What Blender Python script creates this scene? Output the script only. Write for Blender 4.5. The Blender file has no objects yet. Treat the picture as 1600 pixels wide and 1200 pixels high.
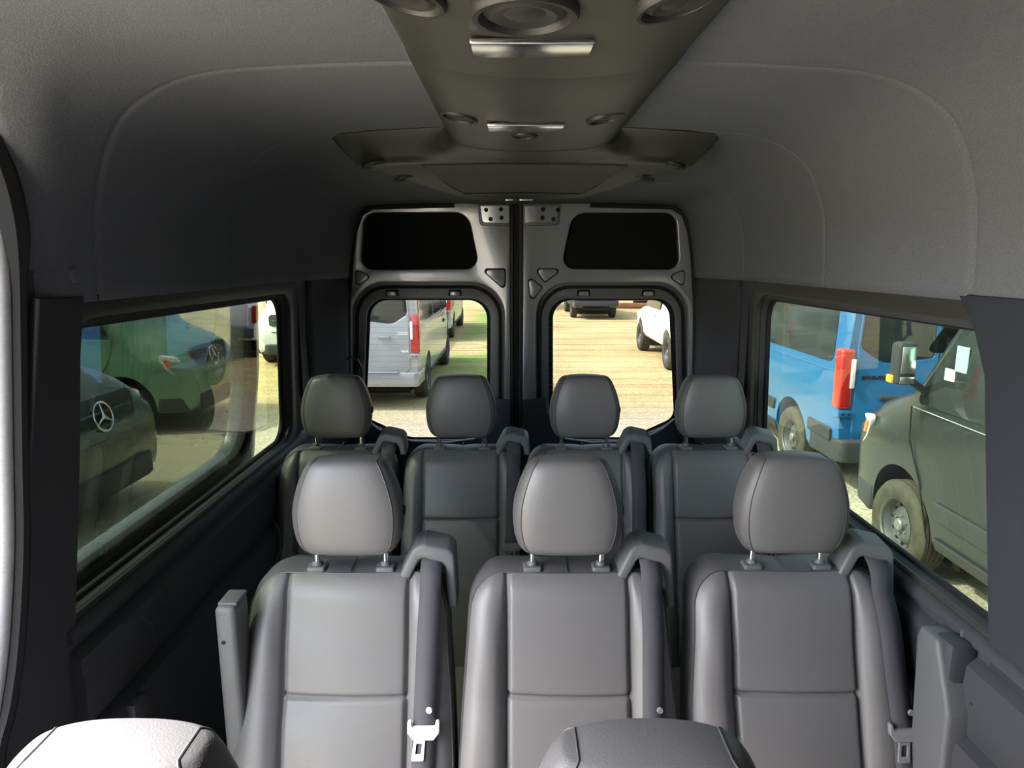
import bpy, bmesh, math, random
from mathutils import Vector, Matrix
random.seed(7)
SC = bpy.context.scene
COL = SC.collection
R = math.radians
PI = math.pi

# ------------------------------------------------------------------ camera
FPX = 1050.0
TH = math.atan(195 / FPX)
CAMX, CAMZ = -0.045, 1.78
cam_d = bpy.data.cameras.new('camera')
cam_d.sensor_width = 36
cam_d.lens = FPX / 1600 * 36
cam_d.clip_start = 0.02
cam_d.clip_end = 400
cam = bpy.data.objects.new('camera', cam_d)
cam.location = (CAMX, 0, CAMZ)
cam.rotation_euler = (PI / 2 - TH, 0, 0)
COL.objects.link(cam)
SC.camera = cam

# ------------------------------------------------------------------ light
SC.view_settings.view_transform = 'Standard'
SC.view_settings.look = 'None'
SC.view_settings.gamma = 1
SC.view_settings.use_curve_mapping = False
SC.view_settings.exposure = 2.08
W = bpy.data.worlds.new('sky')
SC.world = W
W.use_nodes = True
wn = W.node_tree.nodes
wl = W.node_tree.links
bg = wn['Background']
sky = wn.new('ShaderNodeTexSky')
sky.sky_type = 'NISHITA'
sky.sun_disc = False
sky.sun_elevation = R(50)
sky.sun_rotation = R(-105)
sky.air_density = 1.0
sky.dust_density = 3.0
hs = wn.new('ShaderNodeHueSaturation')
hs.inputs['Saturation'].default_value = 0.7
wl.new(sky.outputs[0], hs.inputs['Color'])
wl.new(hs.outputs[0], bg.inputs['Color'])
bg.inputs['Strength'].default_value = 0.6
sun_d = bpy.data.lights.new('sun', 'SUN')
sun_d.energy = 6.0
sun_d.angle = R(0.6)
sun_d.color = (1.0, 0.965, 0.92)
sun = bpy.data.objects.new('sun', sun_d)
SUNV = Vector((-0.72, -0.10, 0.72))
sun.rotation_euler = SUNV.to_track_quat('Z', 'Y').to_euler()
sun.location = (-20, 0, 20)
COL.objects.link(sun)


# ------------------------------------------------------------------ helpers
def U(px, py, X=None, Y=None, Z=None):
    """world point seen at (px,py) of the photograph on a given plane"""
    u = px - 800
    v = 600 - py
    d = Vector((u, FPX * math.cos(TH) + v * math.sin(TH), v * math.cos(TH) - FPX * math.sin(TH)))
    if Y is not None: t = Y / d.y
    elif X is not None: t = (X - CAMX) / d.x
    else: t = (Z - CAMZ) / d.z
    return Vector((CAMX, 0, CAMZ)) + d * t


def UXZ(pts, Y):
    return [(U(a, b, Y=Y).x, U(a, b, Y=Y).z) for a, b in pts]


MATS = {}
def mat(name, col, rough=0.5, metal=0.0, spec=0.5, bump=0.0, bscale=200.0, var=0.0, vscale=5.0, emit=0.0, kind='noise', coat=0.0):
    if name in MATS: return MATS[name]
    m = bpy.data.materials.new(name)
    m.use_nodes = True
    nt = m.node_tree
    b = nt.nodes['Principled BSDF']
    b.inputs['Base Color'].default_value = (*col, 1)
    b.inputs['Roughness'].default_value = rough
    b.inputs['Metallic'].default_value = metal
    b.inputs['Specular IOR Level'].default_value = spec
    if coat: b.inputs['Coat Weight'].default_value = coat
    tc = nt.nodes.new('ShaderNodeTexCoord')
    if emit:
        b.inputs['Emission Color'].default_value = (*col, 1)
        b.inputs['Emission Strength'].default_value = emit
    if bump:
        if kind == 'noise':
            t = nt.nodes.new('ShaderNodeTexNoise'); t.inputs['Scale'].default_value = bscale; t.inputs['Detail'].default_value = 2
            out = t.outputs['Fac']
        elif kind == 'voronoi':
            t = nt.nodes.new('ShaderNodeTexVoronoi'); t.inputs['Scale'].default_value = bscale
            out = t.outputs['Distance']
        else:
            t = nt.nodes.new('ShaderNodeTexWave'); t.inputs['Scale'].default_value = bscale; t.bands_direction = 'Z'
            out = t.outputs['Fac']
        nt.links.new(tc.outputs['Object'], t.inputs['Vector'])
        bp = nt.nodes.new('ShaderNodeBump'); bp.inputs['Strength'].default_value = bump; bp.inputs['Distance'].default_value = 0.002
        nt.links.new(out, bp.inputs['Height'])
        nt.links.new(bp.outputs[0], b.inputs['Normal'])
    if var:
        t = nt.nodes.new('ShaderNodeTexNoise'); t.inputs['Scale'].default_value = vscale; t.inputs['Detail'].default_value = 4
        nt.links.new(tc.outputs['Object'], t.inputs['Vector'])
        r = nt.nodes.new('ShaderNodeValToRGB')
        r.color_ramp.elements[0].position = 0.3; r.color_ramp.elements[1].position = 0.7
        r.color_ramp.elements[0].color = (*[c * (1 - var) for c in col], 1)
        r.color_ramp.elements[1].color = (*[min(1, c * (1 + var)) for c in col], 1)
        nt.links.new(t.outputs['Fac'], r.inputs[0])
        nt.links.new(r.outputs[0], b.inputs['Base Color'])
    MATS[name] = m
    return m


def glass(name, tint, spec=0.6):
    m = bpy.data.materials.new(name); m.use_nodes = True
    nt = m.node_tree; nt.nodes.clear()
    o = nt.nodes.new('ShaderNodeOutputMaterial')
    mx = nt.nodes.new('ShaderNodeMixShader')
    tr = nt.nodes.new('ShaderNodeBsdfTransparent'); tr.inputs[0].default_value = (*tint, 1)
    gl = nt.nodes.new('ShaderNodeBsdfGlossy'); gl.inputs['Roughness'].default_value = 0.01
    fr = nt.nodes.new('ShaderNodeFresnel'); fr.inputs['IOR'].default_value = 1.45
    mu = nt.nodes.new('ShaderNodeMath'); mu.operation = 'MULTIPLY'; mu.inputs[1].default_value = spec
    nt.links.new(fr.outputs[0], mu.inputs[0]); nt.links.new(mu.outputs[0], mx.inputs[0])
    nt.links.new(tr.outputs[0], mx.inputs[1]); nt.links.new(gl.outputs[0], mx.inputs[2])
    nt.links.new(mx.outputs[0], o.inputs[0])
    MATS[name] = m
    return m


def link(name, me, m, parent=None, smooth=True):
    o = bpy.data.objects.new(name, me)
    COL.objects.link(o)
    if m is not None:
        me.materials.clear(); me.materials.append(m)
    if parent is not None: o.parent = parent
    if smooth:
        me.polygons.foreach_set('use_smooth', [True] * len(me.polygons))
        try: me.set_sharp_from_angle(angle=R(38))
        except Exception: pass
    return o


def mobj(name, vs, fs, m, parent=None, smooth=True):
    me = bpy.data.meshes.new(name)
    me.from_pydata([tuple(v) for v in vs], [], fs)
    me.update()
    bm = bmesh.new(); bm.from_mesh(me)
    bmesh.ops.recalc_face_normals(bm, faces=bm.faces)
    bm.to_mesh(me); bm.free()
    return link(name, me, m, parent, smooth)


def tag(o, label=None, cat=None, group=None, kind=None):
    if label: o['label'] = label
    if cat: o['category'] = cat
    if group: o['group'] = group
    if kind: o['kind'] = kind
    return o


def empty(name, loc=(0, 0, 0), rz=0.0, label=None, cat=None, group=None):
    o = bpy.data.objects.new(name, None); COL.objects.link(o)
    o.empty_display_size = 0.1
    o.location = loc; o.rotation_euler = (0, 0, rz)
    return tag(o, label, cat, group)


def rpoly(pts, r=0.05, n=6):
    """polygon with rounded corners; r number or list"""
    out = []
    N = len(pts)
    for i in range(N):
        p = Vector((*pts[i], 0)); a = Vector((*pts[i - 1], 0)); b = Vector((*pts[(i + 1) % N], 0))
        rr = r[i] if isinstance(r, (list, tuple)) else r
        da = (a - p); db = (b - p)
        la, lb = da.length, db.length
        if rr <= 1e-6 or la < 1e-6 or lb < 1e-6:
            out.append((p.x, p.y)); continue
        da /= la; db /= lb
        ang = math.acos(max(-1, min(1, da.dot(db))))
        if ang > PI - 0.02:
            out.append((p.x, p.y)); continue
        t = min(rr / math.tan(ang / 2), la * 0.49, lb * 0.49)
        rad = t * math.tan(ang / 2)
        c = p + (da + db).normalized() * (rad / math.sin(ang / 2))
        s = p + da * t - c; e = p + db * t - c
        a0 = math.atan2(s.y, s.x); a1 = math.atan2(e.y, e.x)
        d = a1 - a0
        while d > PI: d -= 2 * PI
        while d < -PI: d += 2 * PI
        for k in range(n + 1):
            aa = a0 + d * k / n
            out.append((c.x + rad * math.cos(aa), c.y + rad * math.sin(aa)))
    return out


def plate_mesh(outer, holes=(), th=0.01, bevel=0.0, bres=2, fn=None):
    """flat plate in (a,b) with thickness c in +-th/2; fn maps (a,b,c) -> xyz"""
    cu = bpy.data.curves.new('tmp', 'CURVE')
    cu.dimensions = '2D'; cu.fill_mode = 'BOTH'
    cu.extrude = max(0.0, th / 2 - bevel); cu.bevel_depth = bevel; cu.bevel_resolution = bres; cu.offset = -bevel
    for poly in [outer] + list(holes):
        sp = cu.splines.new('POLY'); sp.points.add(len(poly) - 1)
        for i, p in enumerate(poly): sp.points[i].co = (p[0], p[1], 0, 1)
        sp.use_cyclic_u = True
    o = bpy.data.objects.new('tmp', cu)
    COL.objects.link(o)
    dg = bpy.context.evaluated_depsgraph_get()
    me = bpy.data.meshes.new_from_object(o.evaluated_get(dg))
    COL.objects.unlink(o); bpy.data.objects.remove(o); bpy.data.curves.remove(cu)
    if fn:
        for v in me.vertices: v.co = Vector(fn(*v.co))
    bm = bmesh.new(); bm.from_mesh(me)
    bmesh.ops.remove_doubles(bm, verts=bm.verts, dist=1e-5)
    bmesh.ops.recalc_face_normals(bm, faces=bm.faces)
    bm.to_mesh(me); bm.free()
    return me


def plate(name, outer, m, parent=None, holes=(), th=0.01, bevel=0.0, fn=None, bres=2):
    me = plate_mesh(outer, holes, th, bevel, bres, fn)
    return link(name, me, m, parent)


def XZ(Y):      # plate standing in a plane of constant y, front (c>0) towards the viewer
    return lambda a, b, c: (a, Y - c, b)


def YZ(X):
    return lambda a, b, c: (X + c, a, b)


def box_mesh(c, s, bevel=0.0, seg=2, rot=None):
    bm = bmesh.new()
    bmesh.ops.create_cube(bm, size=1)
    for v in bm.verts: v.co = Vector((v.co.x * s[0], v.co.y * s[1], v.co.z * s[2]))
    if bevel: bmesh.ops.bevel(bm, geom=bm.edges[:], offset=bevel, segments=seg, profile=0.5, affect='EDGES')
    if rot is not None: bmesh.ops.rotate(bm, verts=bm.verts, matrix=rot)
    bmesh.ops.translate(bm, verts=bm.verts, vec=Vector(c))
    me = bpy.data.meshes.new('box'); bm.to_mesh(me); bm.free()
    return me


def box(name, c, s, m, parent=None, bevel=0.0, seg=2, rot=None):
    return link(name, box_mesh(c, s, bevel, seg, rot), m, parent)


def tube(name, path, r, m, parent=None, n=8, closed=False, flat=None):
    """tube along path; r number or list"""
    path = [Vector(p) for p in path]
    N = len(path); vs = []; fs = []
    up0 = None
    for i, p in enumerate(path):
        if closed: t = path[(i + 1) % N] - path[i - 1]
        else: t = path[min(i + 1, N - 1)] - path[max(i - 1, 0)]
        t.normalize()
        if up0 is None:
            up0 = Vector((0, 0, 1)) if abs(t.z) < 0.9 else Vector((0, 1, 0))
        a = t.cross(up0)
        if a.length < 1e-5: a = t.cross(Vector((1, 0, 0)))
        a.normalize(); b = a.cross(t).normalized(); up0 = b
        rr = r[i] if isinstance(r, (list, tuple)) else r
        for k in range(n):
            an = 2 * PI * k / n
            vs.append(p + a * rr * math.cos(an) + b * rr * (flat or 1) * math.sin(an))
    M = N if closed else N - 1
    for i in range(M):
        j = (i + 1) % N
        for k in range(n):
            k2 = (k + 1) % n
            fs.append((i * n + k, i * n + k2, j * n + k2, j * n + k))
    if not closed:
        fs.append(tuple(range(n - 1, -1, -1))); fs.append(tuple((N - 1) * n + k for k in range(n)))
    return mobj(name, vs, fs, m, parent)


def loft_vf(secs, closed=True, cap0=False, cap1=False):
    n = len(secs[0]); vs = [p for s in secs for p in s]; fs = []
    for i in range(len(secs) - 1):
        for k in range(n if closed else n - 1):
            k2 = (k + 1) % n
            fs.append((i * n + k, i * n + k2, (i + 1) * n + k2, (i + 1) * n + k))
    if cap0: fs.append(tuple(range(n - 1, -1, -1)))
    if cap1: fs.append(tuple((len(secs) - 1) * n + k for k in range(n)))
    return vs, fs


def lathe(name, prof, m, parent=None, n=32, axis='y', c=(0, 0, 0), cap=True):
    """prof: list of (r, h) along the axis"""
    secs = []
    for r, h in prof:
        s = []
        for k in range(n):
            a = 2 * PI * k / n
            x, z = r * math.cos(a), r * math.sin(a)
            if axis == 'y': p = (c[0] + x, c[1] + h, c[2] + z)
            elif axis == 'x': p = (c[0] + h, c[1] + x, c[2] + z)
            else: p = (c[0] + x, c[1] + z, c[2] + h)
            s.append(p)
        secs.append(s)
    vs, fs = loft_vf(secs, True, cap, cap)
    return mobj(name, vs, fs, m, parent)


def interp(tab, x):
    if x <= tab[0][0]: return tab[0][1]
    for (a, b), (c, d) in zip(tab, tab[1:]):
        if x <= c: return b + (d - b) * (x - a) / (c - a)
    return tab[-1][1]


def sinterp(tab, x):
    """smooth (Catmull-Rom) interpolation"""
    if x <= tab[0][0]: return tab[0][1]
    if x >= tab[-1][0]: return tab[-1][1]
    for i in range(len(tab) - 1):
        if x <= tab[i + 1][0]:
            x0, y0 = tab[max(i - 1, 0)]; x1, y1 = tab[i]; x2, y2 = tab[i + 1]; x3, y3 = tab[min(i + 2, len(tab) - 1)]
            h = x2 - x1; t = (x - x1) / h
            m1 = (y2 - y0) / max(1e-6, x2 - x0) * h; m2 = (y3 - y1) / max(1e-6, x3 - x1) * h
            return (2*t**3 - 3*t*t + 1) * y1 + (t**3 - 2*t*t + t) * m1 + (-2*t**3 + 3*t*t) * y2 + (t**3 - t*t) * m2


def sstep(a, b, x):
    t = max(0, min(1, (x - a) / (b - a)))
    return t * t * (3 - 2 * t)


def text(name, s, size, m, parent, fn, ext=0.002, bold=0.0, xs=1.0, align='CENTER'):
    cu = bpy.data.curves.new('tmp', 'FONT')
    cu.body = s; cu.size = size; cu.extrude = ext; cu.offset = bold; cu.align_x = align; cu.align_y = 'CENTER'
    o = bpy.data.objects.new('tmp', cu); COL.objects.link(o)
    dg = bpy.context.evaluated_depsgraph_get()
    me = bpy.data.meshes.new_from_object(o.evaluated_get(dg))
    COL.objects.unlink(o); bpy.data.objects.remove(o); bpy.data.curves.remove(cu)
    for v in me.vertices: v.co = Vector(fn(v.co.x * xs, v.co.y, v.co.z))
    return link(name, me, m, parent, smooth=False)


# ------------------------------------------------------------------ materials
M_head = mat('headliner_fabric', (0.125, 0.131, 0.148), 0.95, spec=0.1, bump=0.5, bscale=420, var=0.12, vscale=260)
M_pillar = mat('pillar_trim', (0.046, 0.047, 0.054), 0.85, spec=0.2, bump=0.3, bscale=500)
M_panel = mat('side_panel_plastic', (0.038, 0.040, 0.046), 0.6, spec=0.35, bump=0.2, bscale=600)
M_wtrim = mat('window_trim', (0.032, 0.032, 0.029), 0.55, spec=0.35)
M_rubber = mat('rubber', (0.012, 0.012, 0.013), 0.7, spec=0.25)
M_duct = mat('duct_plastic', (0.032, 0.033, 0.029), 0.42, spec=0.3, bump=0.12, bscale=900)
M_vent = mat('vent_black', (0.02, 0.02, 0.021), 0.5)
M_ductdark = mat('vent_ring', (0.018, 0.018, 0.018), 0.5)
M_leather = mat('leatherette', (0.108, 0.106, 0.109), 0.45, spec=0.5, bump=0.10, bscale=420, kind='voronoi')
M_leather_shaded = mat('leatherette_side_shaded', (0.072, 0.070, 0.073), 0.48, spec=0.45, bump=0.10, bscale=420, kind='voronoi')  # same leatherette, side shading put into a darker colour
M_piping = mat('piping', (0.05, 0.05, 0.052), 0.5)
M_chrome = mat('chrome', (0.85, 0.85, 0.86), 0.2, metal=1.0)
M_greyplastic = mat('grey_plastic', (0.09, 0.093, 0.098), 0.5, spec=0.4, bump=0.15, bscale=500)
M_belt = mat('belt_webbing', (0.052, 0.052, 0.060), 0.7, spec=0.25, bump=0.25, bscale=260, kind='wave')
M_tongue_sunlit = mat('tongue_sunlit', (0.75, 0.74, 0.72), 0.4)  # sunlight on one tongue painted in as a pale base colour
M_tongue = mat('tongue_grey', (0.16, 0.16, 0.165), 0.4)
M_doorpaint = mat('door_paint', (0.27, 0.28, 0.31), 0.26, metal=0.35, spec=0.5, coat=0.4)
M_doorpaint2 = mat('door_paint_frame', (0.12, 0.122, 0.13), 0.4, metal=0.2)
M_fabric_black = mat('door_pad', (0.012, 0.012, 0.013), 0.95, spec=0.1)
M_seal = mat('door_seal_light', (0.5, 0.49, 0.5), 0.6, bump=0.2, bscale=40, kind='wave')
M_steel = mat('zinc_steel', (0.62, 0.66, 0.66), 0.3, metal=0.7)
M_lens = mat('lamp_lens', (0.85, 0.85, 0.75), 0.15, spec=0.6)
M_lensdim = mat('lamp_lens_frosted', (0.45, 0.43, 0.44), 0.3)
M_floor = mat('van_floor', (0.035, 0.035, 0.038), 0.8)
M_white = mat('white_body', (0.8, 0.81, 0.8), 0.3, coat=0.5)
M_silver = mat('silver_grey_body', (0.33, 0.35, 0.35), 0.28, metal=0.15, coat=0.5)
M_blue = mat('blue_body', (0.016, 0.135, 0.32), 0.3, coat=0.5)
M_graphite = mat('graphite_body', (0.030, 0.036, 0.038), 0.32, metal=0.2, coat=0.2)
M_green = mat('green_body', (0.16, 0.31, 0.18), 0.35, coat=0.4)
M_darkgreen = mat('dark_green_body', (0.035, 0.055, 0.042), 0.3, coat=0.5)
M_charcoal = mat('charcoal_body', (0.05, 0.055, 0.07), 0.3, coat=0.4)
M_ownbody = mat('own_body', (0.10, 0.11, 0.12), 0.3, metal=0.3, coat=0.5)
M_cladding = mat('black_cladding', (0.045, 0.047, 0.05), 0.6, spec=0.3)
M_tire = mat('tyre', (0.06, 0.058, 0.052), 0.9, spec=0.2, var=0.3, vscale=12)
M_tiredusty = mat('tyre_dusty', (0.07, 0.067, 0.048), 0.95, spec=0.1, var=0.25, vscale=14)
M_rim = mat('steel_rim', (0.12, 0.125, 0.125), 0.4, metal=0.4)
M_rimsilver = mat('silver_rim', (0.22, 0.22, 0.22), 0.4, metal=0.4)
M_wglass = mat('vehicle_glass', (0.03, 0.035, 0.035), 0.05, spec=0.9)
M_red = mat('tail_red', (0.50, 0.02, 0.015), 0.2, spec=0.6, coat=0.5)
M_lampwhite = mat('lamp_white', (0.85, 0.86, 0.8), 0.15, spec=0.6)
M_amber = mat('amber_lens', (0.95, 0.42, 0.04), 0.2)
M_orange = mat('orange_marker', (0.8, 0.2, 0.07), 0.25)
M_letter = mat('dark_lettering', (0.03, 0.035, 0.045), 0.3, metal=0.3)
M_letterlight = mat('light_lettering', (0.8, 0.82, 0.82), 0.2, metal=0.3)
M_paper = mat('sticker_white', (0.85, 0.85, 0.82), 0.7)
M_papergreen = mat('sticker_green', (0.35, 0.8, 0.5), 0.7)
M_wood = mat('brown_timber', (0.28, 0.13, 0.06), 0.8, var=0.3)
M_wire = mat('heater_wire', (0.30, 0.20, 0.12), 0.5)
G_rear = glass('rear_glass', (0.140, 0.146, 0.150), 0.3)
G_side = glass('side_glass_open_side', (0.135, 0.16, 0.12), 0.15)
G_side2 = glass('side_glass', (0.155, 0.187, 0.147), 0.13)
G_door = glass('sliding_door_glass', (0.40, 0.40, 0.37), 0.2)

# ================================================================== SETTING
def ground_mat():
    m = bpy.data.materials.new('dirt_lot'); m.use_nodes = True
    nt = m.node_tree; b = nt.nodes['Principled BSDF']; b.inputs['Roughness'].default_value = 0.95
    b.inputs['Specular IOR Level'].default_value = 0.1
    tc = nt.nodes.new('ShaderNodeTexCoord')
    def noise(s, d=5, mp=None):
        t = nt.nodes.new('ShaderNodeTexNoise'); t.inputs['Scale'].default_value = s; t.inputs['Detail'].default_value = d
        t.inputs['Roughness'].default_value = 0.65
        nt.links.new((mp or tc).outputs[0 if mp else 'Object'], t.inputs['Vector']); return t
    def ramp(src, els):
        r = nt.nodes.new('ShaderNodeValToRGB')
        r.color_ramp.elements[0].position = els[0][0]; r.color_ramp.elements[0].color = (*els[0][1], 1)
        r.color_ramp.elements[1].position = els[-1][0]; r.color_ramp.elements[1].color = (*els[-1][1], 1)
        for p, c in els[1:-1]:
            e = r.color_ramp.elements.new(p); e.color = (*c, 1)
        nt.links.new(src, r.inputs[0]); return r
    base = ramp(noise(0.35).outputs['Fac'], [(0.3, (0.52, 0.39, 0.19)), (0.5, (0.56, 0.46, 0.23)), (0.7, (0.60, 0.53, 0.28))])
    mp = nt.nodes.new('ShaderNodeMapping'); mp.inputs['Scale'].default_value = (0.25, 1.6, 1)
    nt.links.new(tc.outputs['Object'], mp.inputs[0])
    tracks = ramp(noise(1.6, 4, mp).outputs['Fac'], [(0.35, (0.86, 0.80, 0.72)), (0.6, (1.05, 1.04, 1.03))])
    peb = ramp(noise(28, 3).outputs['Fac'], [(0.32, (0.40, 0.38, 0.34)), (0.5, (0.95, 0.95, 0.93)), (0.7, (1.3, 1.3, 1.25))])
    mul1 = nt.nodes.new('ShaderNodeMixRGB'); mul1.blend_type = 'MULTIPLY'; mul1.inputs[0].default_value = 1
    nt.links.new(base.outputs[0], mul1.inputs[1]); nt.links.new(tracks.outputs[0], mul1.inputs[2])
    mul2 = nt.nodes.new('ShaderNodeMixRGB'); mul2.blend_type = 'MULTIPLY'; mul2.inputs[0].default_value = 0.85
    nt.links.new(mul1.outputs[0], mul2.inputs[1]); nt.links.new(peb.outputs[0], mul2.inputs[2])
    # grey gravel close to the parked rows, grass between them
    sep = nt.nodes.new('ShaderNodeSeparateXYZ'); nt.links.new(tc.outputs['Object'], sep.inputs[0])
    def rng(sock, a, b_, c, d):
        mr = nt.nodes.new('ShaderNodeMapRange'); mr.interpolation_type = 'SMOOTHSTEP'
        mr.inputs[1].default_value = a; mr.inputs[2].default_value = b_
        mr.inputs[3].default_value = c; mr.inputs[4].default_value = d
        nt.links.new(sock, mr.inputs[0]); return mr.outputs[0]
    def mth(op, a, b_):
        n = nt.nodes.new('ShaderNodeMath'); n.operation = op
        for i, s in enumerate((a, b_)):
            if isinstance(s, (int, float)): n.inputs[i].default_value = s
            else: nt.links.new(s, n.inputs[i])
        return n.outputs[0]
    gx = mth('MULTIPLY', rng(sep.outputs[0], -2.2, -1.2, 0, 1), rng(sep.outputs[0], -0.3, 0.7, 1, 0))
    gy = mth('MULTIPLY', rng(sep.outputs[1], 10.5, 12.5, 0, 1), rng(sep.outputs[1], 32, 40, 1, 0))
    gn = ramp(noise(0.55, 6).outputs['Fac'], [(0.38, (0, 0, 0)), (0.52, (1, 1, 1))])
    gm = mth('MULTIPLY', mth('MULTIPLY', gx, gy), gn.outputs[0])
    grass = ramp(noise(9, 4).outputs['Fac'], [(0.3, (0.16, 0.25, 0.05)), (0.7, (0.36, 0.46, 0.13))])
    mxg = nt.nodes.new('ShaderNodeMixRGB'); nt.links.new(gm, mxg.inputs[0])
    nt.links.new(mul2.outputs[0], mxg.inputs[1]); nt.links.new(grass.outputs[0], mxg.inputs[2])
    grav = mth('MULTIPLY', rng(sep.outputs[1], 9.0, 12.5, 0.75, 0), 1.0)
    gcol = ramp(noise(34, 3).outputs['Fac'], [(0.3, (0.20, 0.19, 0.15)), (0.5, (0.46, 0.43, 0.34)), (0.72, (0.75, 0.72, 0.6))])
    mxr = nt.nodes.new('ShaderNodeMixRGB'); nt.links.new(grav, mxr.inputs[0])
    nt.links.new(mxg.outputs[0], mxr.inputs[1]); nt.links.new(gcol.outputs[0], mxr.inputs[2])
    nt.links.new(mxr.outputs[0], b.inputs['Base Color'])
    bp = nt.nodes.new('ShaderNodeBump'); bp.inputs['Strength'].default_value = 0.8; bp.inputs['Distance'].default_value = 0.03
    nt.links.new(noise(22, 4).outputs['Fac'], bp.inputs['Height']); nt.links.new(bp.outputs[0], b.inputs['Normal'])
    return m

GZ = -0.70
def ground():
    vs = []; fs = []; n = 60
    for j in range(n + 1):
        for i in range(n + 1):
            x = -90 + 180 * i / n; y = -60 + 180 * j / n
            d = math.hypot(x, y - 10)
            z = GZ + max(0, d - 34) ** 1.3 * 0.035 * (1 + 0.3 * math.sin(x * .11) * math.cos(y * .09))
            vs.append((x, y, z))
    for j in range(n):
        for i in range(n):
            a = j * (n + 1) + i
            fs.append((a, a + 1, a + n + 2, a + n + 1))
    o = mobj('ground', vs, fs, ground_mat())
    tag(o, kind='structure')
ground()

struct = lambda o: tag(o, kind='structure')

# ---- floor
fl = box('floor', (0, 0.4, -0.03), (1.78, 5.4, 0.06), M_floor); struct(fl)

PA = [(0.853, 1.70), (0.847, 1.82), (0.832, 1.92), (0.79, 2.02), (0.73, 2.075), (0.64, 2.112), (0.5, 2.128), (0.2, 2.138), (0, 2.14)]
PB = [(0.778, 1.70), (0.768, 1.78), (0.750, 1.88), (0.730, 1.955), (0.705, 1.992), (0.67, 2.012), (0.5, 2.022), (0.2, 2.024), (0, 2.024)]
NP = 36
def resample(P, n, s0=0.0):
    # arc length resample with smoothing
    pts = []
    for i in range(len(P) - 1):
        for k in range(8):
            t = i + k / 8
            pts.append((sinterp([(j, p[0]) for j, p in enumerate(P)], t), sinterp([(j, p[1]) for j, p in enumerate(P)], t)))
    pts.append(P[-1])
    L = [0]
    for a, b in zip(pts, pts[1:]): L.append(L[-1] + math.hypot(b[0] - a[0], b[1] - a[1]))
    out = []
    for k in range(n + 1):
        s = L[-1] * (s0 + (1 - s0) * k / n)
        out.append((interp(list(zip(L, [p[0] for p in pts])), s), interp(list(zip(L, [p[1] for p in pts])), s)))
    return out, L, pts

def zlow(y):
    return interp([(0.2, 2.075), (0.85, 2.07), (0.98, 2.05), (1.06, 2.01), (1.11, 1.95), (1.14, 1.88), (1.155, 1.80), (1.165, 1.70)], y)

_RC = {}
def _rs(P, s0):
    k = (P is PA, round(s0, 5))
    if k not in _RC: _RC[k] = resample(P, NP, s0)
    return _RC[k]
_PC = {}
def prof_at(y, s0=0.0):
    key = (round(y, 4), round(s0, 5))
    if key not in _PC: _PC[key] = _prof_at(y, s0)
    return _PC[key]

def _prof_at(y, s0=0.0):
    kz = sstep(2.25, 2.85, y); kx = sstep(2.5, 3.0, y)
    a, LA, ptsA = _rs(PA, s0); b, _, _ = _rs(PB, s0)
    return [(p[0] + (q[0] - p[0]) * kx, p[1] + (q[1] - p[1]) * kz) for p, q in zip(a, b)]

def s0_for(z):
    a, L, pts = resample(PA, NP)
    for l, p in zip(L, pts):
        if p[1] >= z - 1e-4: return l / L[-1]
    return 0

def ceil_z(x, y):
    p = prof_at(round(y * 200) / 200)
    x = abs(x)
    for (a, b), (c, d) in zip(p, p[1:]):
        if x >= c: return d + (b - d) * (x - c) / max(1e-6, a - c)
    return p[-1][1]

EDGE = [(0.2 + 0.966 * k / 160, zlow(0.2 + 0.966 * k / 160)) for k in range(161)] + [(1.166, 1.70 + k * .01) for k in range(10)]
def headliner():
    ys = set([-2.35, -1.6, -0.9, -0.5, -0.1, 0.3, 0.6, 0.8, 0.9, 0.98, 1.02, 1.06, 1.085, 1.11, 1.125, 1.14, 1.15, 1.158, 1.166, 1.18, 1.2, 1.225, 1.25])
    seams = [1.325, 1.95, 2.60]
    for s in seams:
        for d in (-0.02, -0.009, -0.006, -0.003, 0, 0.003, 0.006, 0.009, 0.02): ys.add(s + d)
    y = 1.30
    while y < 3.06:
        ys.add(round(y, 3)); y += 0.07
    ys.add(3.07)
    ys = sorted(ys)
    vs = []; fs = []
    n = 2 * NP + 1
    for y in ys:
        s0 = s0_for(zlow(y)) if y < 1.166 else 0
        Lp = prof_at(y, s0); Rp = prof_at(y, 0)
        off = 0
        for sm, dep in zip(seams, (0.005, 0.004, 0.004)): off += dep * math.exp(-((y - sm) / 0.005) ** 2)
        off -= 0.004 * sstep(1.322, 1.335, y)
        row = []
        for k, (x, z) in enumerate(Lp):
            d = min(math.hypot(y - yb, z - zb_) for yb, zb_ in EDGE)
            roll = (0.012 + 0.03 * sstep(1.74, 1.84, z)) * max(0, 1 - d / 0.075) ** 2
            sc = off
            row.append((-(x + sc * (x / 0.87) + roll), y, z + sc * (1 - x / 0.87)))
        for k in range(NP - 1, -1, -1):
            x, z = Rp[k]
            row.append((x + off * (x / 0.87), y, z + off * (1 - x / 0.87)))
        vs += row
    for j in range(len(ys) - 1):
        for k in range(n - 1):
            a = j * n + k
            fs.append((a, a + 1, a + n + 1, a + n))
    o = mobj('ceiling', vs, fs, M_head, smooth=False)
    o.data.polygons.foreach_set('use_smooth', [True] * len(o.data.polygons))
    struct(o)
    # thickness outwards so that its lower hem reads
    md = o.modifiers.new('th', 'SOLIDIFY'); md.thickness = 0.012; md.offset = 1
    return o
hl = headliner()
# check solidify direction: normals should look into the van, thickness goes outwards
me = hl.data
up = sum(1 for p in me.polygons if p.normal.z > 0)
if up < len(me.polygons) / 2:   # normals point inwards/down
    hl.modifiers['th'].offset = -1
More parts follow.
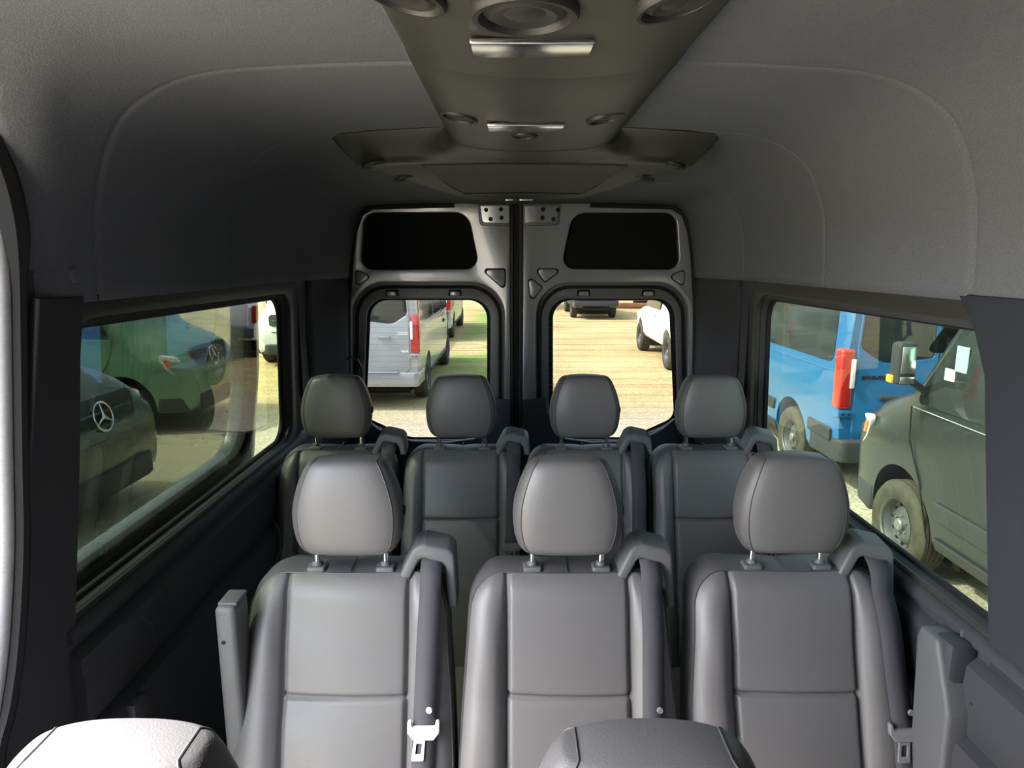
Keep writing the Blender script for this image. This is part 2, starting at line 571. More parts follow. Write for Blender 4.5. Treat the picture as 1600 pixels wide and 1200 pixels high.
# outer roof skin, keeps daylight out
vs = []; fs = []
for y in (-2.4, 1.0, 2.9, 3.14):
    for x, z in [(-0.96, 1.72 if y > 1.1 else 2.08), (-0.93, 2.09), (-0.82, 2.2), (0, 2.26), (0.82, 2.2), (0.93, 2.09), (0.96, 1.72)]:
        vs.append((x, y, z))
for j in range(3):
    for k in range(6): fs.append((j * 7 + k, j * 7 + k + 1, j * 7 + k + 8, j * 7 + k + 7))
ro = mobj('roof', vs, fs, M_ownbody); struct(ro)
ro.modifiers.new('th', 'SOLIDIFY').thickness = 0.01
# cover cap on the headliner near the door
cp = U(96, 431, X=-0.872)
b_ = lathe('trim_button', [(0.001, 0.012), (0.010, 0.012), (0.0125, 0.009), (0.0135, 0.0), (0.0135, -0.01)], M_head, hl, 24, 'x', (0, 0, 0), True)
b_.location = (-0.857, cp.y, cp.z)

# ---- side walls
def wallfn(side, dx=0.0):
    return lambda a, b, c: (side * (0.897 - 0.02 * (b - 1.08) / 0.6 + dx - 0) + side * (-c), a, b)

HOLE = {-1: [(1.125, 1.115), (2.462, 1.115), (2.462, 1.645), (1.185, 1.655)],
        1: [(1.10, 1.068), (2.475, 1.075), (2.475, 1.640), (1.20, 1.645)]}
HR = [0.05, 0.075, 0.075, 0.15]
def walls():
    # side with the open sliding door
    outer = [(0.93, 0.0), (0.95, 0.93), (1.03, 1.14), (1.085, 1.42), (1.15, 1.76), (2.75, 1.76), (2.75, 0.0)]
    w = plate('wall_left', outer, M_pillar, None, [rpoly(HOLE[-1], HR, 8)], 0.02, 0.0, wallfn(-1)); struct(w)
    outer = [(-2.35, 0.0), (-2.35, 1.76), (2.75, 1.76), (2.75, 0.0)]
    w2 = plate('wall_right', outer, M_pillar, None, [rpoly(HOLE[1], HR, 8)], 0.02, 0.0, wallfn(1)); struct(w2)
    wl_ = plate('wall_left', [(-2.35, 0.0), (-2.35, 2.06), (-0.62, 2.06), (-0.62, 0.0)], M_pillar, None, (), 0.02, 0.0, wallfn(-1)); struct(wl_)
    wf = plate('front_light_block', [(-0.9, 0.0), (0.9, 0.0), (0.9, 2.14), (-0.9, 2.14)], M_pillar, None, (), 0.02, 0, XZ(-2.35)); struct(wf)  # unseen solid front added without windscreen, cuts light from ahead
    po = [(0.93, 0.0), (0.95, 0.93), (1.03, 1.14), (1.085, 1.42), (1.15, 1.715), (1.275, 1.712), (1.25, 1.60), (1.225, 1.42), (1.172, 1.12), (1.14, 0.9), (1.12, 0.0)]
    pl = plate('pillar_cover', po, M_pillar, w, (), 0.02, 0.006, wallfn(-1, -0.017))
    po = [(0.80, 0.0), (0.80, 1.712), (1.36, 1.712), (1.30, 1.64), (1.262, 1.56), (1.24, 1.42), (1.182, 1.06), (1.15, 0.9), (1.05, 0.72), (0.98, 0.0)]
    plate('pillar_cover', po, mat('pillar_cloth', (0.032, 0.035, 0.044), 0.95, spec=0.1, bump=0.4, bscale=420), w2, (), 0.03, 0.006, wallfn(1, -0.013))
    for side, w_ in ((-1, w), (1, w2)):
        h = HOLE[side]
        zb = h[0][1]
        # raised plastic surround of the window
        out = [(h[0][0] - 0.01, h[0][1] - 0.02), (h[1][0] + 0.055, h[1][1] - 0.02), (h[2][0] + 0.055, 1.715), (h[3][0] - 0.02, 1.715)]
        inn = [(h[0][0] + 0.004, h[0][1] - 0.001), (h[1][0] + 0.006, h[1][1] - 0.001), (h[2][0] + 0.006, h[2][1] + 0.014), (h[3][0] + 0.0, h[3][1] + 0.014)]
        plate('window_surround', rpoly(out, [0.05, 0.06, 0.05, 0.15], 8), M_wtrim, w_, [rpoly(inn, HR, 8)], 0.03, 0.006, wallfn(side, -0.006))
        win = struct(empty('window_1' if side < 0 else 'window_2'))
        plate('glass_pane', rpoly([(h[0][0] - .02, h[0][1] - .02), (h[1][0] + .02, h[1][1] - .02), (h[2][0] + .02, h[2][1] + .02), (h[3][0] - .02, h[3][1] + .02)], 0.05), G_side if side < 0 else G_side2, win, (), 0.0, 0, wallfn(side, 0.028))
        gs = [(h[0][0] + 0.008, h[0][1] + 0.008), (h[1][0] - 0.008, h[1][1] + 0.008), (h[2][0] - 0.008, h[2][1] - 0.008), (h[3][0] + 0.01, h[3][1] - 0.008)]
        oo = [(h[0][0] - 0.012, h[0][1] - 0.012), (h[1][0] + 0.012, h[1][1] - 0.012), (h[2][0] + 0.012, h[2][1] + 0.012), (h[3][0] - 0.012, h[3][1] + 0.012)]
        plate('rubber_gasket', rpoly(oo, HR, 8), M_rubber, win, [rpoly(gs, HR, 8)], 0.016, 0.004, wallfn(side, 0.018))
        # lower panelling: a profile run along the wall
        pr = [(0.0, zb - 0.010), (0.012, zb - 0.018), (0.016, zb - 0.026), (0.016, zb - 0.038), (0.004, zb - 0.044), (0.004, zb - 0.058), (0.018, zb - 0.066), (0.026, zb - 0.074),
              (0.030, zb - 0.12), (0.028, zb - 0.205), (0.022, zb - 0.215), (0.046, zb - 0.226), (0.050, zb - 0.24), (0.050, 0.5), (0.02, 0.45), (0.02, 0.0), (-0.01, 0.0), (-0.01, zb - 0.01)]
        secs = []
        y0 = 1.14 if side < 0 else 1.0
        for y in (y0, 2.76): secs.append([(side * (0.877 - d), y, z) for d, z in pr])
        vs, fs = loft_vf(secs, True, True, True)
        lp = mobj('trim_1' if side < 0 else 'trim_2', vs, fs, M_panel); struct(lp)
        # seam rib across the panel and end cap
        ribs = (1.37,) if side < 0 else ()
        for yy in ribs:
            tube('panel_rib', [(side * 0.853, yy - 0.10, zb - 0.077), (side * 0.849, yy - 0.03, zb - 0.095), (side * 0.846, yy, zb - 0.13), (side * 0.848, yy + 0.01, zb - 0.20)], 0.003, M_panel, lp)
        if side < 0:
            box('latch_box', (-0.825, 1.245, 0.865), (0.03, 0.05, 0.05), M_panel, lp, 0.006)
            tube('grab_handle', [(-0.826, 2.08, .80), (-0.812, 2.09, .84), (-0.812, 2.09, .90), (-0.826, 2.08, .94)], 0.005, M_panel, lp)
        else:
            box('bracket', (0.845, 1.23, 0.985), (0.055, 0.06, 0.10), M_panel, lp, 0.012)
            box('belt_clip', (0.862, 1.235, 1.035), (0.012, 0.006, 0.03), M_greyplastic, lp, 0.002)
        # corner trim that closes in to the rear doors
        secs = []
        for y, k in ((2.70, 0.0), (2.78, 0.04), (2.86, 0.25), (2.93, 0.6), (3.0, 0.9), (3.07, 1.0)):
            row = []
            for z in [0, .5, .9, 1.2, 1.5, 1.6, 1.665, 1.675, 1.72]:
                xa = 0.874 if z < 1.67 else 0.862
                xb = interp([(0, 0.80), (1.2, 0.80), (1.57, 0.79), (1.72, 0.777)], z)
                row.append((side * (xa + (xb - xa) * k + (0.004 if z > 1.67 else 0)), y, z))
            secs.append(row)
        vs, fs = loft_vf(secs, False)
        ct = mobj('trim_3' if side < 0 else 'trim_4', vs, fs, M_pillar); struct(ct)
        ct.modifiers.new('th', 'SOLIDIFY').thickness = 0.008
        tube('weather_strip', [(side * 0.80, 3.055, 0.1), (side * 0.80, 3.055, 1.2), (side * 0.787, 3.055, 1.57), (side * 0.765, 3.055, 1.78), (side * 0.745, 3.055, 1.90), (side * 0.715, 3.055, 1.975), (side * 0.66, 3.055, 2.008), (side * 0.3, 3.055, 2.016)], 0.012, M_rubber, ct)
        box('pillar_seam', (side * 0.874, 2.60, 1.4), (0.012, 0.004, 0.55), M_rubber, ct)
walls()

# door opening seal beside the open sliding door
sp = [(0.90, 0.02), (0.915, 0.6), (0.935, 0.95), (0.985, 1.06), (1.02, 1.15), (1.06, 1.30), (1.085, 1.45), (1.11, 1.6), (1.135, 1.76), (1.135, 1.86), (1.115, 1.94), (1.07, 2.005), (0.98, 2.055), (0.8, 2.075), (0.3, 2.08), (-0.6, 2.08)]
seal_path = []
for i in range(len(sp) * 4 - 3):
    t = i / 4
    seal_path.append((-0.893, sinterp([(j, p[0]) for j, p in enumerate(sp)], t) - 0.012, sinterp([(j, p[1]) for j, p in enumerate(sp)], t)))
o = tube('trim_5', seal_path, 0.019, M_seal, None, 12); struct(o)
o2 = tube('seal_lip', [(p[0] + 0.022, p[1] + 0.015, p[2]) for p in seal_path], [0.013 + 0.012 * sstep(1.72, 1.85, p[2]) for p in seal_path], M_rubber, o, 8)
o3 = tube('seal_lip', [(p[0] - 0.012, p[1] - 0.022, p[2]) for p in seal_path], 0.009, M_rubber, o, 8)

# ---- rear doors
DY = 3.085
def rear_door(name, flip):
    F = (lambda x: 1625 - x) if flip else (lambda x: x)
    T = lambda pts, Y=DY: UXZ([(F(a), b) for a, b in pts], Y)
    inner = 816 if flip else 797
    zb = -0.02
    def P(pts, Y=DY): return T(pts, Y)
    xi = U(inner, 600, Y=DY).x
    ol = P([(540, 640), (546, 480), (555, 345), (566, 318)])
    top = U(inner, 318, Y=DY).z
    ex = 0.03 if flip else -0.03
    top += 0.03
    ol = [(p[0] + ex, p[1] + (0.03 if k > 1 else 0)) for k, p in enumerate(ol)]
    outer = [(xi, zb), (ol[0][0], zb)] + ol + [(xi, top)]
    wh = P([(549, 700), (552, 441), (788, 441), (788, 700)])
    wh[0] = (wh[0][0], 0.86); wh[3] = (wh[3][0], 0.86)
    pad = P([(565, 421), (570, 333), (731, 333), (749, 420)])
    fn = XZ(DY)
    d = plate(name, rpoly(outer, [0, 0, 0, 0, 0.03, 0.06, 0], 6), M_doorpaint, None,
              [rpoly(wh, [0.05, 0.15, 0.15, 0.05], 10), rpoly(pad, [0.05, 0.06, 0.07, 0.05], 8)], 0.05, 0.006, fn)
    struct(d)
    pad2 = P([(560, 426), (565, 328), (736, 328), (754, 425)])
    plate('insulation_pad', rpoly(pad2, 0.05, 8), M_fabric_black, d, (), 0.012, 0.003, XZ(DY + 0.012))
    # recessed window frame
    gl = P([(568, 655), (636, 686), (766, 686), (766, 466), (575, 466)], DY + 0.05)
    if flip: gl = P([(566, 655), (640, 686), (768, 686), (768, 466), (572, 466)], DY + 0.05)
    gx = [p[0] for p in gl]
    ro_ = P([(543, 720), (547, 436), (792, 436), (792, 720)], DY + 0.04)
    glr = rpoly(gl, [0.06, 0.12, 0.10, 0.09, 0.09], 8)
    fr = plate('window_frame', rpoly(ro_, [0.02, 0.16, 0.16, 0.02], 10), M_doorpaint2, d, [glr], 0.03, 0.004, XZ(DY + 0.04))
    # inner rim line
    ring_o = P([(553, 715), (556, 446), (784, 446), (784, 715)], DY + 0.02)
    ring_i = P([(558, 714), (561, 451), (779, 451), (779, 714)], DY + 0.02)
    plate('frame_rim', rpoly(ring_o, [0.02, 0.145, 0.145, 0.02], 10), M_rubber, d, [rpoly(ring_i, [0.02, 0.135, 0.135, 0.02], 10)], 0.012, 0.003, XZ(DY + 0.022))
    gbig = P([(555, 700), (555, 455), (780, 455), (780, 700)], DY + 0.06)
    g = plate('glass_pane', rpoly(gbig, 0.05), G_rear, d, (), 0.0, 0, XZ(DY + 0.062))
    # printed edge band just inside the glass
    bi = P([(572, 652), (640, 683), (761, 683), (761, 469), (580, 469)], DY + 0.058)
    plate('edge_band', rpoly(gbig, 0.05), M_rubber, d, [rpoly(bi, [0.06, 0.12, 0.10, 0.085, 0.085], 8)], 0.003, 0, XZ(DY + 0.0585))
    a = P([(560, 600)], DY + 0.056)[0][0]; b = P([(774, 600)], DY + 0.056)[0][0]
    x0, x1 = min(a, b), max(a, b)
    wm = box_mesh((0, 0, 0), (x1 - x0, 0.0004, 0.0005))
    for k in range(24):
        z = U(0, 476 + k * 8.9, Y=DY + 0.056).z
        o = link('heater_wire', wm, M_wire, d, False)
        o.location = ((x0 + x1) / 2, DY + 0.0555, z)
    # clips
    for px in ((612, 711) if not flip else (612, 713)):
        c = P([(px, 458)], DY + 0.02)[0]
        plate('clip_slot', rpoly([(c[0] - .032, c[1] - .014), (c[0] + .032, c[1] - .014), (c[0] + .028, c[1] + .016), (c[0] - .028, c[1] + .016)], 0.008), M_rubber, d, (), 0.012, 0.003, XZ(DY + 0.024))
        plate('clip', rpoly([(c[0] - .024, c[1] - .012), (c[0] + .024, c[1] - .012), (c[0] + .021, c[1] + .008), (c[0] - .021, c[1] + .008)], 0.006), M_doorpaint, d, (), 0.012, 0.003, XZ(DY + 0.016))
    for px, py in ((650, 456), (590, 462), (682, 456), (742, 463), (560, 520), (776, 520), (778, 560)):
        c = P([(px, py)], DY + 0.02)[0]
        lathe('screw_head', [(0.001, -0.004), (0.004, -0.004), (0.005, 0)], M_doorpaint2, d, 10, 'y', (c[0], DY + 0.025, c[1]), False)
    # triangular pressings
    tris = [[(749, 419), (791, 419), (790, 455)], [(556, 419), (584, 432), (558, 449)]]
    if flip: tris = [[(1625 - 834, 419), (1625 - 882, 419), (1625 - 850, 443)], [(1625 - 823, 429), (1625 - 849, 448), (1625 - 829, 474)], [(556, 419), (584, 432), (558, 449)]]
    for tr in tris:
        pts = P(tr)
        cx = sum(p[0] for p in pts) / 3; cz = sum(p[1] for p in pts) / 3
        sc = lambda k: [(cx + (p[0] - cx) * k, cz + (p[1] - cz) * k) for p in pts]
        plate('pressing_groove', rpoly(sc(1.0), 0.014, 6), M_rubber, d, (), 0.004, 0.001, XZ(DY - 0.0255))
        plate('pressing', rpoly(sc(0.84), 0.012, 6), M_doorpaint, d, (), 0.006, 0.0015, XZ(DY - 0.0268))
    # striker plate high up beside the centre gap
    lx = (751, 795) if not flip else (1625 - 872, 1625 - 819)
    lp = P([(lx[0], 322), (lx[1], 322), (lx[1], 349), (lx[0] + 3, 349)])
    sh = plate('latch_recess', rpoly(P([(lx[0] - 4, 319), (lx[1] + 2, 319), (lx[1] + 2, 353), (lx[0] - 1, 353)]), 0.015), M_doorpaint2, d, (), 0.008, 0.003, XZ(DY - 0.028))
    lt = plate('latch_plate', rpoly(lp, [0.004, 0.004, 0.004, 0.02]), M_steel if not flip else M_doorpaint, d, (), 0.01, 0.002, XZ(DY - 0.033))
    for q, (px, py) in enumerate(((760, 329), (783, 328), (784, 341), (767, 343))):
        if flip: px += -6
        c = P([(px, py)])[0]
        lathe('bolt', [(0.001, -0.008), (0.007, -0.008), (0.009, -0.004), (0.010, 0)], M_rubber, lt, 8, 'y', (c[0], DY - 0.037, c[1]), False)
    # lower plastic panel whose upper rim sweeps round the glass
    up = P([(540, 645), (574, 655), (590, 668), (612, 680), (645, 688), (700, 690), (742, 684), (762, 664), (771, 640), (772, 621), (797 if not flip else 808, 625)], DY - 0.03)
    lo = [(xi, zb), (ol[0][0], zb)]
    plate('lower_panel', lo + up, mat('door_lower_panel', (0.035, 0.042, 0.058), 0.5, spec=0.4), d, (), 0.03, 0.006, XZ(DY - 0.035))
    return d
rd1 = rear_door('door_1', False)
rd2 = rear_door('door_2', True)
xa = U(797, 600, Y=DY).x; xb = U(816, 600, Y=DY).x; xm = (xa + xb) / 2
cs = box('trim_6', (xm, DY + 0.02, 1.08), (xb - xa + 0.01, 0.03, 1.95), M_rubber); struct(cs)
for dx in (-0.022, 0.02): tube('seal_rib', [(xm + dx, DY - 0.005, 0.12), (xm + dx, DY - 0.005, 2.03)], 0.009, mat('seal_soft', (0.022, 0.022, 0.024), 0.45), cs)
wp = [U(a, b, Y=3.02) for a, b in ((540, 640), (541, 562), (548, 558), (558, 562), (565, 575), (567, 600), (567, 660))]
o = tube('wiring_hose', wp, 0.006, mat('hose_black', (0.05, 0.05, 0.05), 0.25), rd1, 10)


# ---- overhead console: straight air duct and the wing it runs into
CT = struct  # alias
con = empty('overhead_air_duct', (0, 0, 0), 0, 'dark plastic roof air duct with round vents and reading lamps running into a wide wing', 'air duct')
def dprof(s):
    s = min(1, abs(s))
    return 0.052 * (1 - s ** 9) ** 0.5 + 0.023 * (1 - s * s)
def duct():
    secs = []
    for y in [-0.6, 0.2, 0.6, 0.8, 1.0, 1.175, 1.18, 1.19, 1.4, 1.6, 1.8, 1.90, 1.97]:
        row = []
        for i in range(41):
            s = -1 + 2 * i / 40
            x = 0.01 + s * 0.237
            dpt = dprof(s)
            if 1.172 < y < 1.185: dpt -= 0.003
            row.append((x, y - 0.03 * (s * s) * (1 if abs(y - 1.18) < 0.02 else 0), ceil_z(x, y) + 0.004 - dpt))
        secs.append(row)
    vs, fs = loft_vf(secs, False)
    return mobj('duct_housing', vs, fs, M_duct, con)
duct()
def wing_pt(s, t, off=0.0):
    hw = sinterp([(0, 0.540), (0.06, 0.562), (0.15, 0.565), (0.35, 0.53), (0.5, 0.485), (0.65, 0.425), (0.8, 0.345), (0.9, 0.265), (1, 0.16)], t)
    x = s * hw - 0.005
    yf = 1.975 - 0.06 * (1 - (abs(s)) ** 2)
    yr = 2.62
    y = yf + t * (yr - yf)
    d = 0.058 * (sstep(0, 0.30, t) * 0.45 + 0.55 * min(1, t / 0.27)) + 0.012 * sstep(0.24, 0.30, t)
    w = 0.237 + 0.20 * sstep(0.0, 0.34, t) ** 1.4
    dd = dprof((x - 0.01) / w) if abs(x - .01) < w else 0
    dd *= 1 - sstep(0.22, 0.5, t) * .25
    kk = 0.012; hh = max(0, min(1, 0.5 + 0.5 * (dd - d) / kk)); d = d + (dd - d) * hh + kk * hh * (1 - hh)
    d *= (1 - sstep(0.965, 1.0, t))
    e = 1 - sstep(0.955, 1.0, abs(s))
    d *= e
    return Vector((x, y, ceil_z(x, y) + 0.003 - d - off))
def wing():
    secs = []
    ts = [0, .02, .05, .1, .15, .2, .235, .25, .265, .28, .3, .35, .4, .5, .6, .7, .8, .88, .93, .96, .975, .985, 1.0]
    for t in ts:
        secs.append([wing_pt(-1 + 2 * i / 120, t) for i in range(121)])
    vs, fs = loft_vf(secs, False)
    mobj('wing_housing', vs, fs, M_duct, con)
    edge = [wing_pt(.46 + .54 * i / 30, 0.0) for i in range(31)] + [wing_pt(1, k / 30) for k in range(1, 31)]
    edge += [wing_pt(1 - 2 * i / 40, 1.0) for i in range(1, 41)] + [wing_pt(-1, 1 - k / 30) for k in range(1, 31)]
    edge += [wing_pt(-1 + .56 * i / 30, 0.0) for i in range(1, 31)]
    tube('wing_edge_shadow', edge, 0.0045, M_rubber, con, 6)  # dark tube draws in the shadow line round the wing
    # air intake mesh
    s_lo = []
    for t in [0.36, 0.38, 0.55, 0.72, 0.86, 0.88]:
        w = interp([(0.36, 0.60), (0.88, 0.74)], t)
        s_lo.append([wing_pt(w * (-1 + 2 * i / 30), t, 0.004 if 0.36 < t < 0.88 else -0.002) for i in range(31)])
    vs, fs = loft_vf(s_lo, False)
    gm = mat('intake_mesh', (0.06, 0.062, 0.05), 0.5, bump=0.5, bscale=900, kind='voronoi')
    g = mobj('intake_grille', vs, fs, gm, con)
    rim = [wing_pt(0.60 * (-1 + 2 * i / 20), 0.355, 0.003) for i in range(21)]
    a = [wing_pt(interp([(0, .60), (1, .74)], k / 6), .355 + .53 * k / 6, 0.003) for k in range(1, 7)]
    b = [wing_pt(0.74 * (1 - 2 * i / 20), 0.885, 0.003) for i in range(1, 21)]
    c = [wing_pt(-interp([(0, .60), (1, .74)], 1 - k / 6), .885 - .53 * k / 6, 0.003) for k in range(1, 6)]
    tube('grille_rim', rim + a + b + c, 0.0022, M_ductdark, con, 6, closed=True)
    for px, py in ((588, 259), (1050, 259), (628, 286), (1003, 286)):
        # find the wing point under this pixel
        best = None
        for i in range(41):
            for j in range(30):
                p = wing_pt(-1 + 2 * i / 40, 0.25 + 0.7 * j / 30)
                q = proj(p)
                e = (q[0] - px) ** 2 + (q[1] - py) ** 2
                if best is None or e < best[0]: best = (e, p)
        p = best[1]
        v = lathe('wing_vent', [(0.042, 0.006), (0.042, -0.001), (0.038, -0.004), (0.033, -0.001), (0.030, 0.002), (0.001, 0.001)], M_ductdark, con, 32, 'z', (0, 0, 0), False)
        v.location = p + Vector((0, 0, 0.002))
        v.rotation_euler = (R(4), R(-14 if p.x < 0 else 14), 0)
    for px, w in ((796, .03), (822, .05)):
        p = wing_pt((px - 800) / 1087 * 2.6 / 0.2, 0.955, 0.006)
        box('lip_clip', (U(px, 300, Y=2.6).x, p.y, p.z), (w, 0.008, 0.006), M_steel, con, 0.002)
def proj(p):
    d = Vector(p) - Vector((CAMX, 0, CAMZ))
    f = d.y * math.cos(TH) - d.z * math.sin(TH)
    up = d.y * math.sin(TH) + d.z * math.cos(TH)
    return 800 + FPX * d.x / f, 600 - FPX * up / f
wing()
def lamp(y, x):
    z = 2.066
    box('reading_lamp', (x, y, z), (0.168, 0.066, 0.008), M_chrome, con, 0.003, 3)
    l = con.children[-1]
    box('frosted_cover', (x, y, z - 0.005), (0.160, 0.058, 0.008), M_lensdim, l, 0.003)
    box('lens', (x - 0.053, y, z - 0.008), (0.040, 0.040, 0.008), M_lens, l, 0.006, 3)
    box('lens', (x + 0.048, y, z - 0.008), (0.058, 0.040, 0.008), M_lens, l, 0.006, 3)
    box('switch', (x + 0.01, y - 0.018, z - 0.010), (0.02, 0.008, 0.004), M_ductdark, l, 0.001)
lamp(0.995, -0.018); lamp(1.56, -0.015)
def vent(x, y, r, tilt=0, z=2.066):
    e = empty('round_vent', (x, y, z)); e.parent = con; e.rotation_euler = (0, tilt, 0)
    lathe('vent_ring', [(r * 1.05, 0.01), (r * 1.05, -0.002), (r, -0.006), (r * 0.9, -0.006), (r * 0.8, 0.002), (r * 0.78, 0.01)], M_ductdark, e, 40, 'z', (0, 0, 0), False)
    lathe('vent_bowl', [(r * 0.8, 0.002), (r * 0.62, -0.004), (r * 0.4, 0.0), (r * 0.3, -0.003), (0.001, -0.004)], M_vent, e, 40, 'z', (0, 0, 0), False)
def vz(x, y): return ceil_z(x, y) + 0.004 - dprof((x - 0.01) / 0.237)
vent(-0.030, 0.86, 0.062, 0, 2.064)
for vx, vy, vr, tl in ((-0.172, 0.86, 0.050, 14), (0.150, 0.86, 0.050, -14), (-0.160, 1.53, 0.040, 12), (0.155, 1.52, 0.040, -12), (-0.015, 1.68, 0.030, 0)):
    vent(vx, vy, vr, R(tl), vz(vx, vy) + 0.002)


# ================================================================== SEATS
def seat_geo(zt, Wt, Wl, zs, ins):
    """front surface of a backrest; y = 0 at the top front edge, front is -y"""
    r = 0.075
    def hw(z):
        w = Wl + (Wt - Wl) * sstep(zt - 0.42, zt, z)
        if z > zt - r:
            w = w - r + math.sqrt(max(0, r * r - (z - zt + r) ** 2))
        return w
    def yf(x, z, groove=True):
        e = abs(x); h = hw(z)
        d = 0.0
        d += 0.020 * sstep(ins - 0.002, ins + 0.035, e) * sstep(zt + 0.02, zt - 0.14, z)
        d += 0.007 * (1 - min(1, e / ins) ** 2) * (1 if z > zs else 1.0)
        if z < zs: d += 0.006 * (1 - math.exp(-((z - zs) / 0.05) ** 2))
        dd = min(h - e, (zt - z) * 1.0)
        Rr = 0.045
        if dd < Rr: d -= 0.026 * (1 - max(0, dd) / Rr) ** 2.2
        if groove:
            d -= 0.012 * math.exp(-((e - ins) / 0.006) ** 2)
            if e < ins: d -= 0.011 * math.exp(-((z - zs) / 0.0055) ** 2)
        # soft pull of the cover towards the seams
        d += 0.0016 * math.sin(z * 37 + x * 13) * sstep(0, .05, dd)
        return -0.30 * (zt - z) - d
    return hw, yf, r

def cluster(a, b, n, centers, wid=0.014):
    """sample positions a..b, denser near centers"""
    xs = [a + (b - a) * i / n for i in range(n + 1)]
    for c in centers:
        for d in (-wid, -wid * .6, -wid * .35, -wid * .15, 0, wid * .15, wid * .35, wid * .6, wid):
            if min(a, b) < c + d < max(a, b): xs.append(c + d)
    return sorted(set(round(x, 5) for x in xs))

def lnk(name, me, parent, label=None):
    o = bpy.data.objects.new(name, me); COL.objects.link(o); o.parent = parent
    if label: o['label'] = label
    return o

def surf_mesh(name, fnc, us, vs_, m, flip=False):
    vs = [fnc(u, v) for v in vs_ for u in us]; n = len(us); fs = []
    for j in range(len(vs_) - 1):
        for i in range(n - 1):
            a = j * n + i
            fs.append((a, a + 1, a + n + 1, a + n))
    me = bpy.data.meshes.new(name); me.from_pydata([tuple(v) for v in vs], [], fs); me.update()
    me.materials.append(m); me.polygons.foreach_set('use_smooth', [True] * len(fs))
    # face -y
    if me.polygons[len(fs) // 2].normal.y > 0:
        me.flip_normals()
    return me

def headrest(root, zt, k=1.0, tilt=0.0):
    z0 = zt + 0.046; H = 0.218 * k; yc = 0.035
    hwt = [(0, .084), (.03, .097), (.10, .110), (.22, .119), (.40, .123), (.56, .120), (.74, .109), (.88, .096), (.96, .087), (1, .080)]
    dpt = [(0, .020), (.04, .034), (.12, .044), (.3, .051), (.5, .054), (.75, .051), (.90, .045), (.97, .038), (1, .029)]
    N = 56
    ts = [0, .012, .03, .06, .1, .16, .22, .3, .38, .46, .54, .62, .7, .78, .85, .9, .94, .965, .985, 1.0]
    def pt(t, a, g=0.0):
        w = sinterp(hwt, t) * k + g; d = sinterp(dpt, t) * k + g
        c, s = math.cos(a), math.sin(a)
        n = 2 / 3.0
        x = math.copysign(abs(c) ** n, c) * w; y = math.copysign(abs(s) ** n, s) * d
        z = z0 + H * t
        # the crown sags a little between its two seams, flat facets left and right
        if t > .9: z -= 0.006 * (abs(x) / (w + 1e-6)) ** 2 * (t - .9) / .1
        yy = yc + y - tilt * (t - 0.5) * -1 + 0.012 * (t - .3)
        return Vector((x, yy, z))
    vs = []
    for t in ts:
        for q in range(N): vs.append(pt(t, 2 * PI * q / N))
    cen_b = len(vs); vs.append(Vector((0, yc, z0 - 0.001)))
    front = []; side = []
    def is_side(q):
        a = 2 * PI * (q + .5) / N
        return abs(math.cos(a)) ** (2 / 3) > .84
    for j in range(len(ts) - 1):
        for q in range(N):
            q2 = (q + 1) % N
            f = (j * N + q, j * N + q2, (j + 1) * N + q2, (j + 1) * N + q)
            (side if is_side(q) else front).append(f)
    for q in range(N):
        q2 = (q + 1) % N
        front.append((q2, q, cen_b))
    T0 = (len(ts) - 1) * N
    for q in range(N // 2):
        f = (T0 + q, T0 + q + 1, T0 + (N - q - 1) % N, T0 + (N - q) % N)
        f = tuple(dict.fromkeys(f))
        (side if is_side(q) else front).append(f)
    # parts keep only their own vertices
    def sub(name, fs, m, parent, dx=0):
        used = sorted(set(i for f in fs for i in f)); mp = {u: i for i, u in enumerate(used)}
        me = bpy.data.meshes.new(name)
        me.from_pydata([tuple(vs[u]) for u in used], [], [tuple(mp[i] for i in f) for f in fs]); me.update()
        bm = bmesh.new(); bm.from_mesh(me); bmesh.ops.recalc_face_normals(bm, faces=bm.faces)
        bm.to_mesh(me); bm.free()
        return link(name, me, m, parent)
    hr = sub('headrest', front, M_leather, root)
    for sg in (1, -1):
        fs = [f for f in side if vs[f[0]].x * sg > 0]
        # normals outwards: orientation from cross product
        o = sub('side_gusset', fs, M_leather_shaded, hr)
        me = o.data
        if sum(p.normal.x * sg for p in me.polygons) < 0: me.flip_normals()
    fr_me = hr.data
    if sum(p.normal.y * (-1 if p.center.y < yc else 1) for p in fr_me.polygons) < 0: fr_me.flip_normals()
    # seam piping on both sides, front over the crown to the back
    qs = [q for q in range(N) if is_side(q) != is_side((q + 1) % N)]
    for sg in (1, -1):
        for fb in (-1, 1):
            cand = [q for q in range(N) if is_side(q - 1) != is_side(q) and math.cos(2 * PI * q / N) * sg > 0 and math.sin(2 * PI * q / N) * fb > 0]
            q = cand[0]
            path = [pt(t, 2 * PI * q / N, 0.0002) for t in ts]
            pm = (pt(1, 2 * PI * q / N) + pt(1, -2 * PI * q / N)) / 2
            path.append(pm)
            tube('seam', path, 0.0013, M_piping, hr, 6)
    # tilt button and pocket on one flank
    p = pt(0.42, 0)
    lathe('tilt_button', [(0.001, 0.0035), (0.010, 0.0035), (0.012, 0.001), (0.012, -0.004)], M_rubber, hr, 20, 'x', (p.x - 0.001, p.y + 0.004, p.z + 0.004), False)
    for sx in (-0.078, 0.078):
        x = sx * 1.0
        po = tube('post', [(x, 0.040, zt - 0.03), (x, 0.040, z0 + 0.03)], 0.0066, M_chrome, root, 16)
        sk = link('post_socket', box_mesh((x, 0.040, zt + 0.004), (0.042, 0.038, 0.016), 0.006, 3), M_greyplastic, root)
        lathe('collar', [(0.012, 0.0), (0.012, 0.006), (0.009, 0.011), (0.0062, 0.011)], M_greyplastic, sk, 20, 'z', (x, 0.040, zt + 0.010), False)
    return hr

